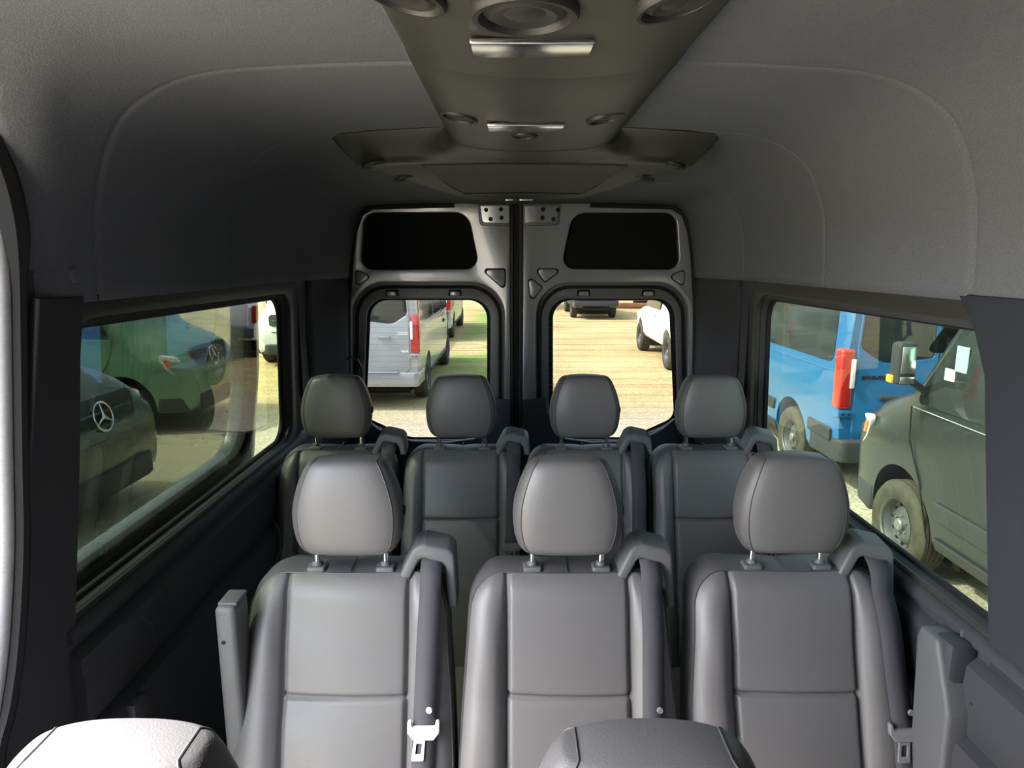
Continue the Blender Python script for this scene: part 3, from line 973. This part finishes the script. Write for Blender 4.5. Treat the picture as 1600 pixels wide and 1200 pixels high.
def belt_parts(root, zt, geo, light=False, ztongue=0.79, xt=0.185, xb=0.172, gs=1.0, leg=-0.075):
    hw, yf, r = geo
    # guide arch
    g = [(.106, -.012), (.140, .058), (.152, .068), (.170, .072), (.222, .060), (.236, .048), (.242, leg), (.220, leg), (.214, .018), (.203, .030), (.166, .040), (.157, .036), (.133, -.012)]
    g = [(0.175 + (a - 0.175) * gs, b * gs) for a, b in g]
    tilt = 0.18
    fn = lambda a, b, c: (a, 0.048 - c + (b) * 0.10, zt + b + c * -tilt)
    plate('belt_guide', rpoly(g, [0.004, .02, .015, .01, .012, .015, .006, .004, .012, .012, .012, .012, .004], 4), M_greyplastic, root, (), 0.066, 0.007, fn)
    gd = root.children[-1] if False else [c for c in root.children if c.name.startswith('belt_guide')][-1]
    sl = [(0.150, -0.02), (0.165, .036), (.205, .028), (.214, -.03)]
    plate('slot_liner', rpoly([(0.175 + (a - 0.175) * gs, b * gs) for a, b in sl], 0.008), M_rubber, gd, (), 0.004, 0, lambda a, b, c: (a, 0.060 + c, zt + b))
    # webbing from the slot down over the bolster
    path = [(xt, 0.050, zt + 0.034), (xt, 0.030, zt + 0.034), (xt, 0.008, zt + 0.022), (xt, -0.012, zt - 0.002)]
    z = zt - 0.03
    while z > 0.50:
        t = (zt - z) / (zt - 0.6)
        x = xt + (xb - xt) * min(1, t)
        y = min(yf(x + dx, z, False) for dx in (-.022, 0, .022)) - 0.004 - 0.004 * math.sin(min(1, t) * PI)
        path.append((x, y, z)); z -= 0.03
    w = 0.0235
    vs = []
    for x, y, z in path:
        vs += [(x - w, y, z), (x, y - 0.0012, z), (x + w, y, z)]
    fs = []
    for i in range(len(path) - 1):
        for k in (0, 1): fs.append((3 * i + k, 3 * i + k + 1, 3 * i + 4 + k, 3 * i + 3 + k))
    b = mobj('seat_belt', vs, fs, M_belt, root)
    b.modifiers.new('th', 'SOLIDIFY').thickness = 0.0016
    # latch tongue on the webbing
    t = (zt - ztongue) / (zt - 0.6); x = xt + (xb - xt) * min(1, t)
    y = min(yf(x + dx, ztongue, False) for dx in (-.022, 0, .022)) - 0.012
    tm = M_tongue_sunlit if light else M_tongue
    fn2 = lambda a, b_, c: (x + a, y - c - 0.3 * -b_, ztongue + b_)
    tg = [(-.034, .016), (-.026, .016), (-.024, .004), (.024, .004), (.026, .016), (.034, .016), (.034, -.006), (.022, -.020), (-.022, -.020), (-.034, -.006)]
    to = plate('belt_tongue', rpoly(tg, 0.004, 4), tm, root, (), 0.012, 0.003, fn2)
    if light: to['label'] = 'latch tongue coloured pale as sunlit'
    bl = [(-.012, -.018), (.012, -.018), (.013, -.062), (-.013, -.062)]
    plate('tongue_blade', rpoly(bl, 0.003), tm if light else M_tongue, to, [rpoly([(-.006, -.028), (.006, -.028), (.006, -.050), (-.006, -.050)], 0.002)], 0.004, 0.001, lambda a, b_, c: (x + a - (0.006 if light else 0) + b_ * 0.1, y - c + 0.3 * b_, ztongue + b_))
    lathe('belt_stop', [(0.001, -0.004), (0.006, -0.004), (0.007, 0)], tm, root, 12, 'y', (x + 0.012, y + 0.006, ztongue + 0.04), False)

def make_seat(zt, Wt, Wl, zs, ins, hrk=1.0, arm=None, light=False, ztongue=0.79, belt=(0.185, 0.172), cushion=True, gs=1.0, leg=-0.075):
    root = empty('passenger_seat')
    geo = seat_geo(zt, Wt, Wl, zs, ins)
    hw, yf, r = geo
    zb = 0.42
    zz = cluster(zb, zt - 0.06, 22, [zs]) + [zt - r + r * math.sin(a * PI / 2 / 14) for a in range(4, 15)]
    zz = sorted(set(round(z, 5) for z in zz))
    us = cluster(-1, 1, 26, [-1, 1], 0.10)
    up = [z for z in zz if z >= zs - 1e-6]; lo = [z for z in zz if z <= zs + 1e-6]
    f = lambda u, z: (u * ins, yf(u * ins, z), z)
    lnk('upper_panel', surf_mesh('upper_panel', f, us, up, M_leather), root)
    lnk('lower_panel', surf_mesh('lower_panel', f, us, lo, M_leather), root)
    for sg in (-1, 1):
        es = [0, .02, .04, .07, .1, .16, .25, .35, .5, .65, .78, .86, .91, .95, .98, 1.0]
        f2 = lambda e, z: (sg * (ins + (hw(z) - ins) * e), yf(sg * (ins + (hw(z) - ins) * e), z), z)
        lnk('side_bolster', surf_mesh('side_bolster', f2, es, zz, M_leather), root)
    # band round the edge and rear shell
    topw = hw(zt - 1e-6)
    path = [(-hw(z), z) for z in zz] + [(topw * (-1 + 2 * i / 12), zt) for i in range(1, 12)] + [(hw(z), z) for z in reversed(zz)]
    secs = []
    for dy, g, dz in ((0, 0, 0), (0.008, 0.006, 0.003), (0.03, 0.012, 0.006), (0.07, 0.012, 0.004), (0.098, 0.004, -0.004), (0.11, -0.012, -0.02)):
        s = []
        for x, z in path:
            y0 = yf(x, z, False)
            gx = g * (1 if x > 0 else -1) * min(1, abs(x) / 0.1) * .45
            sag = 0.004 * math.exp(-(x / 0.02) ** 2) if z >= zt - 1e-6 and dy > 0.005 else 0
            s.append((x + gx, y0 + dy, z + (dz + -sag) * sstep(zt - 0.12, zt - 0.02, z)))
        secs.append(s)
    vs, fs = loft_vf(secs, True, False, True)
    mobj('backrest_shell', vs, fs, M_leather_shaded, root)
    tube('piping', [(x, yf(x, z, False) - 0.0005, z) for x, z in path[::1]], 0.0021, M_piping, root, 6)
    # seam across the top band
    tube('seam', [(0.0, yf(0, zt, False) + d, zt + 0.0028 + 0.001) for d in (0.0, 0.03, 0.06, 0.09)], 0.0014, M_piping, root, 6)
    headrest(root, zt, hrk)
    belt_parts(root, zt, geo, light, ztongue, belt[0], belt[1], gs, leg)
    if cushion:
        cm = box_mesh((0, -0.44, 0.40), (Wl * 2 - 0.03, 0.50, 0.13), 0.035, 4)
        link('cushion', cm, M_leather, root)
        for sx in (-1, 1): box('leg', (sx * (Wl - 0.06), -0.40, 0.165), (0.05, 0.32, 0.34), M_cladding, root, 0.006)
    if arm:
        sg, ax, ay, az = arm
        if sg < 0:
            bx = box('armrest', (ax, ay, az - 0.19), (0.044, 0.075, 0.38), M_greyplastic, root, 0.012, 4)
            lathe('screw_recess', [(0.001, -0.001), (0.0042, -0.001), (0.0042, 0.004)], M_rubber, bx, 12, 'y', (ax - 0.006, ay - 0.0382, az - 0.078), False)
            box('armrest_pad', (ax + 0.002, ay + 0.005, az + 0.001), (0.040, 0.060, 0.008), M_greyplastic, bx, 0.003)
        else:
            pts = [(-0.06, -.42), (-.055, -0.13), (0.005, 0.0), (0.06, 0.0), (0.07, -0.03), (0.035, -.42)]
            fn = lambda a, b, c: (ax + c + 0.02 * 0, ay + a, az + b)
            bx = plate('armrest', rpoly(pts, [.01, .03, .015, .012, .015, .01], 4), M_greyplastic, root, (), 0.062, 0.010, fn)
            lathe('screw_recess', [(0.001, -0.001), (0.0045, -0.001), (0.0045, 0.004)], M_rubber, bx, 12, 'y', (ax + 0.012, ay - 0.062, az - 0.10), False)
    return root

def copy_tree(o, parent=None):
    c = o.copy(); COL.objects.link(c)
    if parent is not None: c.parent = parent
    for ch in list(o.children): copy_tree(ch, c)
    return c

G4 = 'single seats in the middle row'
X4 = [-0.410, 0.0795, 0.582]
seat4 = make_seat(1.085, 0.216, 0.238, 0.84, 0.136, 1.0, light=False, ztongue=0.80)
specs4 = [(-0.410, 1.385), (0.0795, 1.385), (0.582, 1.385)]
s4a = make_seat(1.085, 0.216, 0.238, 0.84, 0.136, 1.0, arm=(-1, -0.232, -0.07, 1.07), light=True, ztongue=0.80)
s4a.location = (X4[0], 1.39, 0)
tag(s4a, 'black leatherette seat with belt tongue coloured pale as sunlit, beside the dark tinted window, armrest folded up', 'seat', G4)
seat4.location = (X4[1], 1.39, 0)
tag(seat4, 'black leatherette seat in the middle of the row of three', 'seat', G4)
s4c = make_seat(1.085, 0.216, 0.238, 0.84, 0.136, 1.02, arm=(1, 0.257, -0.17, 1.03), belt=(0.195, 0.222))
s4c.location = (X4[2], 1.40, 0)
tag(s4c, 'black leatherette seat beside the window with the blue van outside, wedge armrest raised', 'seat', G4)

G5 = 'seats of the rearmost bench'
X5 = [-0.646, -0.219, 0.204, 0.636]
s5 = make_seat(1.132, 0.192, 0.199, 0.915, 0.130, 0.98, ztongue=0.85, belt=(0.180, 0.172), gs=0.92, leg=-0.012)
lab5 = ['rearmost bench seat in the corner by the wiring hose, under the dark tinted window',
        'rearmost bench seat whose headrest stands before the silver van, inner side',
        'rearmost bench seat whose headrest stands before the sunlit bare ground',
        'rearmost bench seat in the corner beside the blue van window']
for i, x in enumerate(X5):
    o = s5 if i == 0 else copy_tree(s5)
    o.location = (x, 2.215, 0)
    tag(o, lab5[i], 'seat', G5)

G3 = 'seats of the front row seen from behind the camera'
X3 = [-0.408, 0.082]
lab3 = ['sunlit seat closest to the camera, next to the open sliding door', 'shaded seat closest to the camera, only its dark headrest top showing']
for i, x in enumerate(X3):
    o = copy_tree(seat4); o.location = (x, 0.500, 0)
    tag(o, lab3[i], 'seat', 'seats closest to the camera')


# ================================================================== VEHICLES OUTSIDE
VAN_ST = [(0.0, 2.60, .955, .42), (.03, 2.66, .975, .40), (.10, 2.69, .99, .38), (.25, 2.7, 1, .36), (1.5, 2.7, 1, .34), (3.0, 2.7, 1, .34), (4.0, 2.7, 1, .34), (4.25, 2.65, 1, .34),
          (4.45, 2.48, 1, .34), (4.75, 2.05, .995, .34), (5.0, 1.66, .985, .33), (5.1, 1.53, .98, .32), (5.3, 1.43, .965, .30), (5.55, 1.32, .94, .30), (5.75, 1.18, .90, .30), (5.86, 1.02, .86, .32), (5.92, .88, .82, .36), (5.94, .72, .80, .42)]
PICK_ST = [(0.0, 1.28, .95, .55), (.03, 1.30, .97, .50), (.12, 1.31, 1, .48), (1.2, 1.31, 1, .46), (1.80, 1.31, 1, .46), (1.85, 1.80, .99, .46), (2.1, 1.90, 1, .46), (2.8, 1.92, 1, .46), (3.4, 1.88, 1, .46),
           (4.1, 1.32, .99, .46), (4.3, 1.26, .98, .46), (5.0, 1.20, .95, .46), (5.3, 1.10, .92, .46), (5.45, .95, .88, .48), (5.5, .8, .86, .5)]

def section(zt, w, zb, H, hwid):
    base = [(0, .34), (.70, .34), (.93, .36), (.975, .46), (.995, .70), (1.0, .95), (.995, 1.18), (.975, 1.38), (.955, 1.62), (.925, 1.95), (.895, 2.25), (.865, 2.42), (.80, 2.56), (.68, 2.65), (.45, 2.69), (0, 2.70)]
    out = []
    for y, z in base:
        if z < 1.0: z2 = zb + (z - .34) * (min(1.0, zt) - zb) / (1.0 - .34)
        else: z2 = 1.0 + (z - 1.0) * (zt - 1.0) / 1.7 if zt > 1 else zt - 0.0001 * (z)
        y2 = y
        if H < 2.3 and z > 1.4: y2 = y - (z - 1.4) * 0.05
        out.append((y2 * hwid * w, z2))
    return out

def body_mesh(stations, H, hwid, wheels, wr, arch):
    secs = []
    for x, zt, w, zb in stations:
        hs = section(zt, w, zb, H, hwid)
        ring = [(x, y, z) for y, z in hs] + [(x, -y, z) for y, z in reversed(hs[1:-1])]
        secs.append(ring)
    vs, fs = loft_vf(secs, True, True, True)
    me = bpy.data.meshes.new('body'); me.from_pydata(vs, [], fs); me.update()
    bm = bmesh.new(); bm.from_mesh(me); bmesh.ops.remove_doubles(bm, verts=bm.verts, dist=1e-5); bmesh.ops.recalc_face_normals(bm, faces=bm.faces); bm.to_mesh(me); bm.free()
    o = bpy.data.objects.new('tmpb', me); COL.objects.link(o)
    cut = []
    for wx in wheels:
        for sg in (-1, 1):
            bm = bmesh.new()
            bmesh.ops.create_cone(bm, cap_ends=True, segments=40, radius1=arch, radius2=arch, depth=0.5,
                                  matrix=Matrix.Translation((wx, sg * (hwid - 0.05), wr + 0.04)) @ Matrix.Rotation(PI / 2, 4, 'X'))
            cm = bpy.data.meshes.new('c'); bm.to_mesh(cm); bm.free()
            c = bpy.data.objects.new('tmpc', cm); COL.objects.link(c); cut.append(c)
            md = o.modifiers.new('b', 'BOOLEAN'); md.operation = 'DIFFERENCE'; md.object = c; md.solver = 'EXACT'
    dg = bpy.context.evaluated_depsgraph_get()
    out = bpy.data.meshes.new_from_object(o.evaluated_get(dg))
    for c in cut + [o]: COL.objects.unlink(c); bpy.data.objects.remove(c)
    return out

def side_y(z, hwid):
    return hwid * interp([(.36, .93), (.46, .975), (.7, .995), (.95, 1.0), (1.18, .995), (1.38, .975), (1.62, .955), (1.95, .925), (2.25, .895), (2.42, .865), (2.56, .80)], z)

WHEEL_CACHE = {}
def wheel_meshes():
    root = bpy.data.objects.new('wheel', None)
    COL.objects.link(root)
    r = 0.365
    tp = [(0.20, -0.10), (0.235, -0.118), (0.30, -0.125), (0.335, -0.118), (0.352, -0.10), (r, -0.085)]
    for h in (-.055, -.02, .02, .055):
        tp += [(r, h - 0.012), (r - 0.008, h - 0.009), (r - 0.008, h + 0.001), (r, h + 0.004)]
    tp += [(r, 0.085), (0.352, 0.10), (0.335, 0.118), (0.30, 0.125), (0.235, 0.118), (0.20, 0.10)]
    t = lathe('tyre', tp, M_tiredusty, root, 48, 'y', (0, 0, 0), False)
    rim = lathe('rim', [(0.205, 0.10), (0.222, 0.116), (0.214, 0.112), (0.20, 0.085), (0.185, 0.03), (0.165, 0.02), (0.14, 0.045), (0.095, 0.060), (0.06, 0.058), (0.001, 0.058)], M_rim, root, 40, 'y', (0, 0, 0), False)
    rimb = lathe('rim_back', [(0.205, 0.0), (0.001, 0.0)], M_rubber, rim, 24, 'y', (0, 0, 0), False)
    hub = lathe('hub_cap', [(0.052, 0.055), (0.050, 0.085), (0.040, 0.095), (0.001, 0.096)], M_rimsilver, root, 24, 'y', (0, 0, 0), False)
    vm = None
    for k in range(12):
        a = 2 * PI * k / 12
        if vm is None: vm = box_mesh((0, 0, 0), (0.034, 0.008, 0.024), 0.006)
        o = link('vent_hole', vm, M_rubber, rim)
        o.location = (0.160 * math.cos(a), 0.034, 0.160 * math.sin(a)); o.rotation_euler = (0, -a, 0)
    for k in range(6):
        a = 2 * PI * (k + .5) / 6
        if k == 0: nm = box_mesh((0, 0, 0), (0.016, 0.014, 0.016), 0.003)
        o = link('wheel_nut', nm, M_rimsilver, rim)
        o.location = (0.078 * math.cos(a), 0.066, 0.078 * math.sin(a))
    return root
WH = wheel_meshes()
wheel_first = [True]
def put_wheel(parent, x, y, side, r=0.365, tyre=None, rimm=None):
    if wheel_first[0]:
        w = WH; wheel_first[0] = False
    else: w = copy_tree(WH)
    w.parent = parent; w.location = (x, side * (y - 0.115), r)
    w.rotation_euler = (0, 0.2 * x, 0 if side > 0 else PI)
    k = r / 0.365; w.scale = (k, k, k)
    return w

def star(parent, fn, r, m):
    ring = [fn(r * math.cos(a), r * math.sin(a)) for a in [2 * PI * k / 28 for k in range(28)]]
    e = tube('emblem', ring, r * 0.085, m, parent, 6, closed=True)
    for k in range(3):
        a = PI / 2 + 2 * PI * k / 3
        tube('emblem_point', [fn(0, 0), fn(r * .5 * math.cos(a), r * .5 * math.sin(a)), fn(r * math.cos(a), r * math.sin(a))], [r * .17, r * .09, r * .03], m, e, 6)
    return e

_BM = {}
def van(name, label, cat, loc, rz, paint, kind='van', rear=True, front=True, rear_text=None, cladding=True, sides=(-1, 1), group=None, bumper=None, tyre=None):
    root = empty(name, (loc[0], loc[1], GZ), rz, label, cat, group)
    hwid = 1.0 if kind == 'van' else 0.96
    if kind == 'van': st, H, wh, wr, ar, L = VAN_ST, 2.7, (1.12, 4.98), .365, .45, 5.94
    else: st, H, wh, wr, ar, L = PICK_ST, 1.92, (1.2, 4.5), .40, .47, 5.5
    if kind not in _BM: _BM[kind] = body_mesh(st, H, hwid, wh, wr, ar)
    b = link('body', _BM[kind].copy(), paint, root)
    box('underbody', (L / 2, 0, .42), (L - .8, 1.3, .16), M_rubber, root)
    for x in wh:
        for sg in (-1, 1): put_wheel(root, x, hwid * .985, sg, wr)
        box('wheel_well', (x, 0, wr + .12), (ar * 1.9, 1.42, .68), M_rubber, root, .02)
    bp = bumper or M_cladding
    SX = lambda off=0.0: (lambda sg: (lambda a, z, c: (a, sg * (side_y(z, hwid) + off + c), z)))
    if kind == 'van':
        for sg in sides:
            f = lambda a, z, c, sg=sg: (a, sg * (side_y(z, hwid) + .004 + c), z)
            wins = [('door_glass', [(3.72, 1.40), (4.86, 1.40), (4.84, 1.50), (4.42, 2.16), (3.72, 2.22)]),
                    ('side_glass', [(2.22, 1.42), (3.56, 1.42), (3.56, 2.20), (2.22, 2.20)]),
                    ('side_glass', [(.20, 1.42), (2.10, 1.42), (2.10, 2.20), (.26, 2.20)])]
            for nm, pts in wins:
                plate(nm, rpoly(pts, .08), M_wglass, root, (), .006, 0, f)
            tube('door_seam', [f(4.93, 1.36, 0), f(4.88, 1.1, 0), f(4.70, .82, 0), f(4.62, .40, 0)], .006, M_rubber, root, 6)
            tube('door_seam', [f(3.64, .42, 0), f(3.64, 1.4, 0), f(3.64, 2.3, 0)], .005, M_rubber, root, 6)
            tube('belt_line', [f(.1, 1.34, .002), f(3.6, 1.34, .002), f(4.9, 1.36, .002)], .0045, M_silver if paint == M_graphite else paint, root, 6)
            if cladding:
                for x0, x1 in ((1.62, 4.46),):
                    plate('side_moulding', rpoly([(x0, .60), (x1, .60), (x1 + .05, .74), (x0 - .05, .74)], .02), M_cladding, root, (), .03, .008, f)
                plate('side_moulding', rpoly([(.08, .60), (.62, .60), (.60, .74), (.08, .74)], .02), M_cladding, root, (), .03, .008, f)
            plate('sill', rpoly([(1.60, .36), (4.50, .36), (4.50, .46), (1.60, .46)], .02), M_cladding, root, (), .04, .01, f)
            # door handle
            hd = box('door_handle', (3.90, sg * (hwid + .018), 1.16), (.20, .03, .035), M_cladding if paint != M_graphite else paint, root, .01)
            box('handle_recess', (3.86, sg * (hwid + .002), 1.16), (.12, .01, .09), M_rubber, hd, .004)
            # mirror
            if front:
                mr = box('mirror', (4.78, sg * 1.17, 1.72), (.12, .15, .32), M_cladding, root, .035, 3)
                box('mirror_glass', (4.712, sg * 1.17, 1.75), (.006, .105, .20), M_chrome, mr, .002)
                box('mirror_glass', (4.712, sg * 1.17, 1.60), (.006, .105, .05), M_chrome, mr, .002)
                box('indicator', (4.80, sg * 1.245, 1.60), (.08, .03, .06), M_amber, mr, .01)
                tube('mirror_arm', [(4.80, sg * .97, 1.50), (4.80, sg * 1.06, 1.56), (4.80, sg * 1.12, 1.60)], .028, M_cladding, mr, 8)
        # rear
        if rear:
            for sg in (-1, 1):
                tl = box('tail_light', (.055, sg * .922, 1.27), (.155, .15, .63), M_red, root, .035, 3)
                box('reversing_lens', (-.030, sg * .868, 1.33), (.02, .045, .30), M_lampwhite, tl, .008)
                box('light_base', (.055, sg * .905, .905), (.16, .165, .075), paint if rear_text != 'a' else M_steel, tl, .015)
                for dy in (-.03, .03): lathe('light_screw', [(.001, -.004), (.012, -.004), (.012, .004)], M_rubber, tl, 10, 'x', (-.026, sg * (.905) + dy, .905), False)
                g = rpoly([(sg * .06, 1.50), (sg * .55, 1.44), (sg * .80, 1.60), (sg * .76, 2.22), (sg * .06, 2.26)], [.04, .25, .1, .1, .05])
                plate('rear_glass', g, M_wglass, root, (), .02, .004, lambda a, b_, c: (-.004 - c + (0.02 if b_ > 2 else 0), a, b_))
                dp = rpoly([(sg * .008, .62), (sg * .76, .62), (sg * .83, .72), (sg * .83, 1.58), (sg * .79, 2.45), (sg * .008, 2.50)], [.01, .12, .06, .1, .1, .01])
                plate('rear_door', dp, paint, root, [rpoly([(sg * .05, 1.49), (sg * .56, 1.43), (sg * .81, 1.59), (sg * .77, 2.23), (sg * .05, 2.27)], [.04, .25, .1, .1, .05])], .03, .008, lambda a, b_, c: (-.002 - c, a, b_))
                box('reflector', (-.086, sg * .66, .535), (.01, .30, .045), M_red, root, .004)
            rb = plate('rear_bumper', rpoly([(-.10, -.98), (-.10, .98), (.55, 1.0), (.55, .95), (.02, .93), (.02, -.93), (.55, -.95), (.55, -1.0)], [.1, .1, .02, .02, .05, .05, .02, .02]), bp, root, (), .24, .03, lambda a, b_, c: (a, b_, .52 + c))
            box('bumper_step', (-.10, 0, .648), (.10, 1.3, .02), bp, root, .006)
            box('handle_bar', (-.028, .30, 1.08), (.035, .56, .05), M_cladding, root, .014)
            box('plate_recess', (-.020, .28, .90), (.02, .44, .22), M_rubber, root, .01)
            box('door_grip', (-.035, -.42, 1.22), (.02, .22, .05), M_cladding if paint != M_silver else M_silver, root, .012)
        if rear_text:
            for s, yy, zz, size, mm in rear_text:
                text('lettering', s, size, mm, root, lambda a, b_, c, yy=yy, zz=zz: (-.018 - c, yy - a, zz + b_), .004, .003, 1.25)
        if front:
            wsf = lambda a, t, c: (4.42 + t * .62 - 0, a, 2.53 - t * .80 + .012 + c)
            plate('windscreen', rpoly([(-.80, .03), (.80, .03), (.87, .97), (-.87, .97)], .08), M_wglass, root, (), .01, 0, wsf)
            gp = rpoly([(-.52, .72), (.52, .72), (.60, 1.22), (-.60, 1.22)], .08)
            gr = plate('grille', gp, M_cladding, root, (), .06, .015, lambda a, b_, c: (5.935 - (b_ - .6) * .22 + c, a, b_))
            for k in range(3):
                box('grille_bar', (5.94 - k * .030, 0, .82 + k * .13), (.02, .98, .022), M_rim, gr, .006)
            star(gr, lambda a, b_: (5.895 - b_ * .22, a, 1.04 + b_), .135, M_chrome)
            plate('front_bumper', rpoly([(5.45, .955), (5.80, .88), (5.985, .60), (5.985, -.60), (5.80, -.88), (5.45, -.955), (5.45, -.7), (5.45, .7)], [.05, .15, .2, .2, .15, .05, 0, 0]), bp, root, (), .24, .04, lambda a, b_, c: (a, b_, .42 + c))
            for sg in (-1, 1):
                hl_ = plate('headlight', rpoly([(5.50, 1.16), (5.74, 1.12), (5.90, .88), (5.74, .84), (5.62, .94)], .04), M_lampwhite, root, (), .05, .012,
                            lambda a, z, c, sg=sg: (a, sg * (interp([(5.5, .945), (5.74, .875), (5.92, .70)], a) + c), z))
                plate('side_marker', rpoly([(5.58, 1.09), (5.66, 1.07), (5.70, .96), (5.64, .97)], .01), M_orange, hl_, (), .03, .004,
                      lambda a, z, c, sg=sg: (a, sg * (interp([(5.5, .962), (5.74, .900), (5.92, .72)], a) + c), z))
    else:
        for sg in (-1, 1):
            f = lambda a, z, c, sg=sg: (a, sg * (.96 * (side_y(z, 1.0) - (z - 1.3) * .12) + .006 + c), z)
            plate('side_glass', rpoly([(2.05, 1.30), (3.75, 1.30), (3.35, 1.66), (2.10, 1.70)], .05), M_wglass, root, (), .006, 0, f)
            box('tail_light', (.05, sg * .90, 1.05), (.14, .10, .36), M_red, root, .02)
            box('door_handle', (2.35, sg * .975, 1.12), (.16, .03, .03), M_chrome, root, .008)
        box('tailgate', (-.01, 0, 1.02), (.05, 1.56, .46), paint, root, .015)
        rb = box('rear_bumper', (-.08, 0, .66), (.20, 1.80, .20), bp, root, .03)
        box('licence_plate', (-.19, -.0, .68) if rear_text is None else (-.05, .10, 1.06), (.02, .34, .17), M_paper, root, .004)
        box('tow_bar', (-.02, 0, .47), (.12, 1.1, .09), M_rubber, root, .02)
        box('windscreen', (3.78, 0, 1.62), (.02, 1.5, .62), M_wglass, root, .0, rot=Matrix.Rotation(R(-51), 3, 'Y'))
    return root

van('silver_van', 'silver-grey passenger van with red tail light, rear end framed by the rear door window', 'van', (-2.56, 11.0), PI / 2, M_silver, bumper=M_silver, cladding=False, front=False,
    rear_text=[('2500', -.72, 1.28, .07, M_letterlight), ('4x4', -.75, .99, .065, M_letterlight)])
van('silver_van', 'second silver-grey van parked farther off in front of the silver van', 'van', (-2.90, 20.5), PI / 2, M_silver, bumper=M_silver, cladding=False, front=False)
van('blue_van', 'bright blue van with black lower trim seen from behind through the side window', 'van', (4.30, 6.78), PI / 2, M_blue, front=False,
    rear_text=[('SPRINTER', .63, 1.285, .052, M_letter)])
gv = van('graphite_van', 'dark graphite van with big door mirror parked close beside the window', 'van', (4.04, 0.17), PI / 2, M_graphite, rear=False, cladding=True)
van('green_van', 'pale green van nose with black wheel seen through the dark tinted window', 'van', (-10.55, 10.3), 0, M_green, rear=False, sides=(-1,))
van('dark_van', 'dark van with star emblem on its grille, closest to the tinted side window', 'van', (-9.75, 6.1), 0, M_darkgreen, rear=False, sides=(-1,))
van('white_van', 'white van facing us at the far edge of the tinted side window', 'van', (-5.10, 21.4), -PI / 2, M_white, rear=False, cladding=False)
van('white_pickup', 'white pickup truck parked on the dirt, cut off by the window edge', 'truck', (4.42, 14.0), PI / 2, M_white, kind='pickup')
van('black_pickup', 'dark pickup truck with white licence plate far off on the dirt lot', 'truck', (3.45, 28.0), PI / 2, M_charcoal, kind='pickup', rear_text='x')
van('grey_pickup', 'grey pickup truck parked behind the dark pickup', 'truck', (0.75, 33.5), PI / 2, M_silver, kind='pickup', rear_text='x')

# stickers in the graphite van's door window
for nm, px, py, w, h, m in (('sticker', 1487, 586, .085, .085, M_paper), ('sticker', 1504, 562, .10, .18, M_papergreen)):
    p = U(px, py, X=3.09)
    ly = 1.0
    box(nm, (p.y - 0.17, side_y(p.z - GZ, 1.0) + .012, p.z - GZ), (w * 1.25, .006, h), m, gv)
# trailer and timber at the edge of the lot
tr = empty('trailer', (5.6, 36, GZ), 0, 'white trailer body on brown timbers at the end of the lot', 'trailer')
box('trailer_body', (0, 0, 1.7), (4.4, 2.2, 2.0), M_white, tr, .05)
box('timber', (0, -1.3, .50), (4.6, .3, .22), M_wood, tr, .02); box('timber', (0, -1.5, .18), (4.8, .4, .2), M_wood, tr, .02)
box('wheel_block', (1.2, 0, .4), (.5, 1.8, .6), M_rubber, tr, .05)

# ---- our own van's sliding door, rolled back outside the window
def sliding_door():
    root = empty('sliding_door', (-0.99, 1.7, 0), 0, 'open sliding door rolled back outside the tinted side window', 'door')
    fn = lambda a, b, c: (c + (b - 1.08) * .08 if b > 1.08 else c, a - 1.7, b)
    outer = rpoly([(1.02, 0.02), (1.02, 1.9), (2.40, 1.9), (2.44, 1.4), (2.36, .95), (2.32, 0.02)], [.05, .1, .12, .1, .1, .05])
    hole = rpoly([(1.10, 1.12), (2.27, 1.13), (2.31, 1.35), (2.30, 1.72), (1.10, 1.72)], [.06, .14, .1, .08, .06], 10)
    plate('door_shell', outer, M_ownbody, root, [hole], .06, .012, lambda a, b, c: fn(a, b, c - .035))
    plate('inner_lining', rpoly([(1.06, .1), (1.06, 1.04), (2.27, 1.04), (2.26, .1)], .05), M_panel, root, (), .02, .005, lambda a, b, c: fn(a, b, c + .005))
    ho = rpoly([(1.06, 1.075), (2.31, 1.085), (2.36, 1.35), (2.34, 1.77), (1.06, 1.77)], [.06, .15, .1, .08, .06], 10)
    plate('window_rubber', ho, M_rubber, root, [hole], .03, .006, lambda a, b, c: fn(a, b, c + .0))
    plate('door_glass', ho, G_door, root, (), 0, 0, lambda a, b, c: fn(a, b, c - .03))
sliding_door()
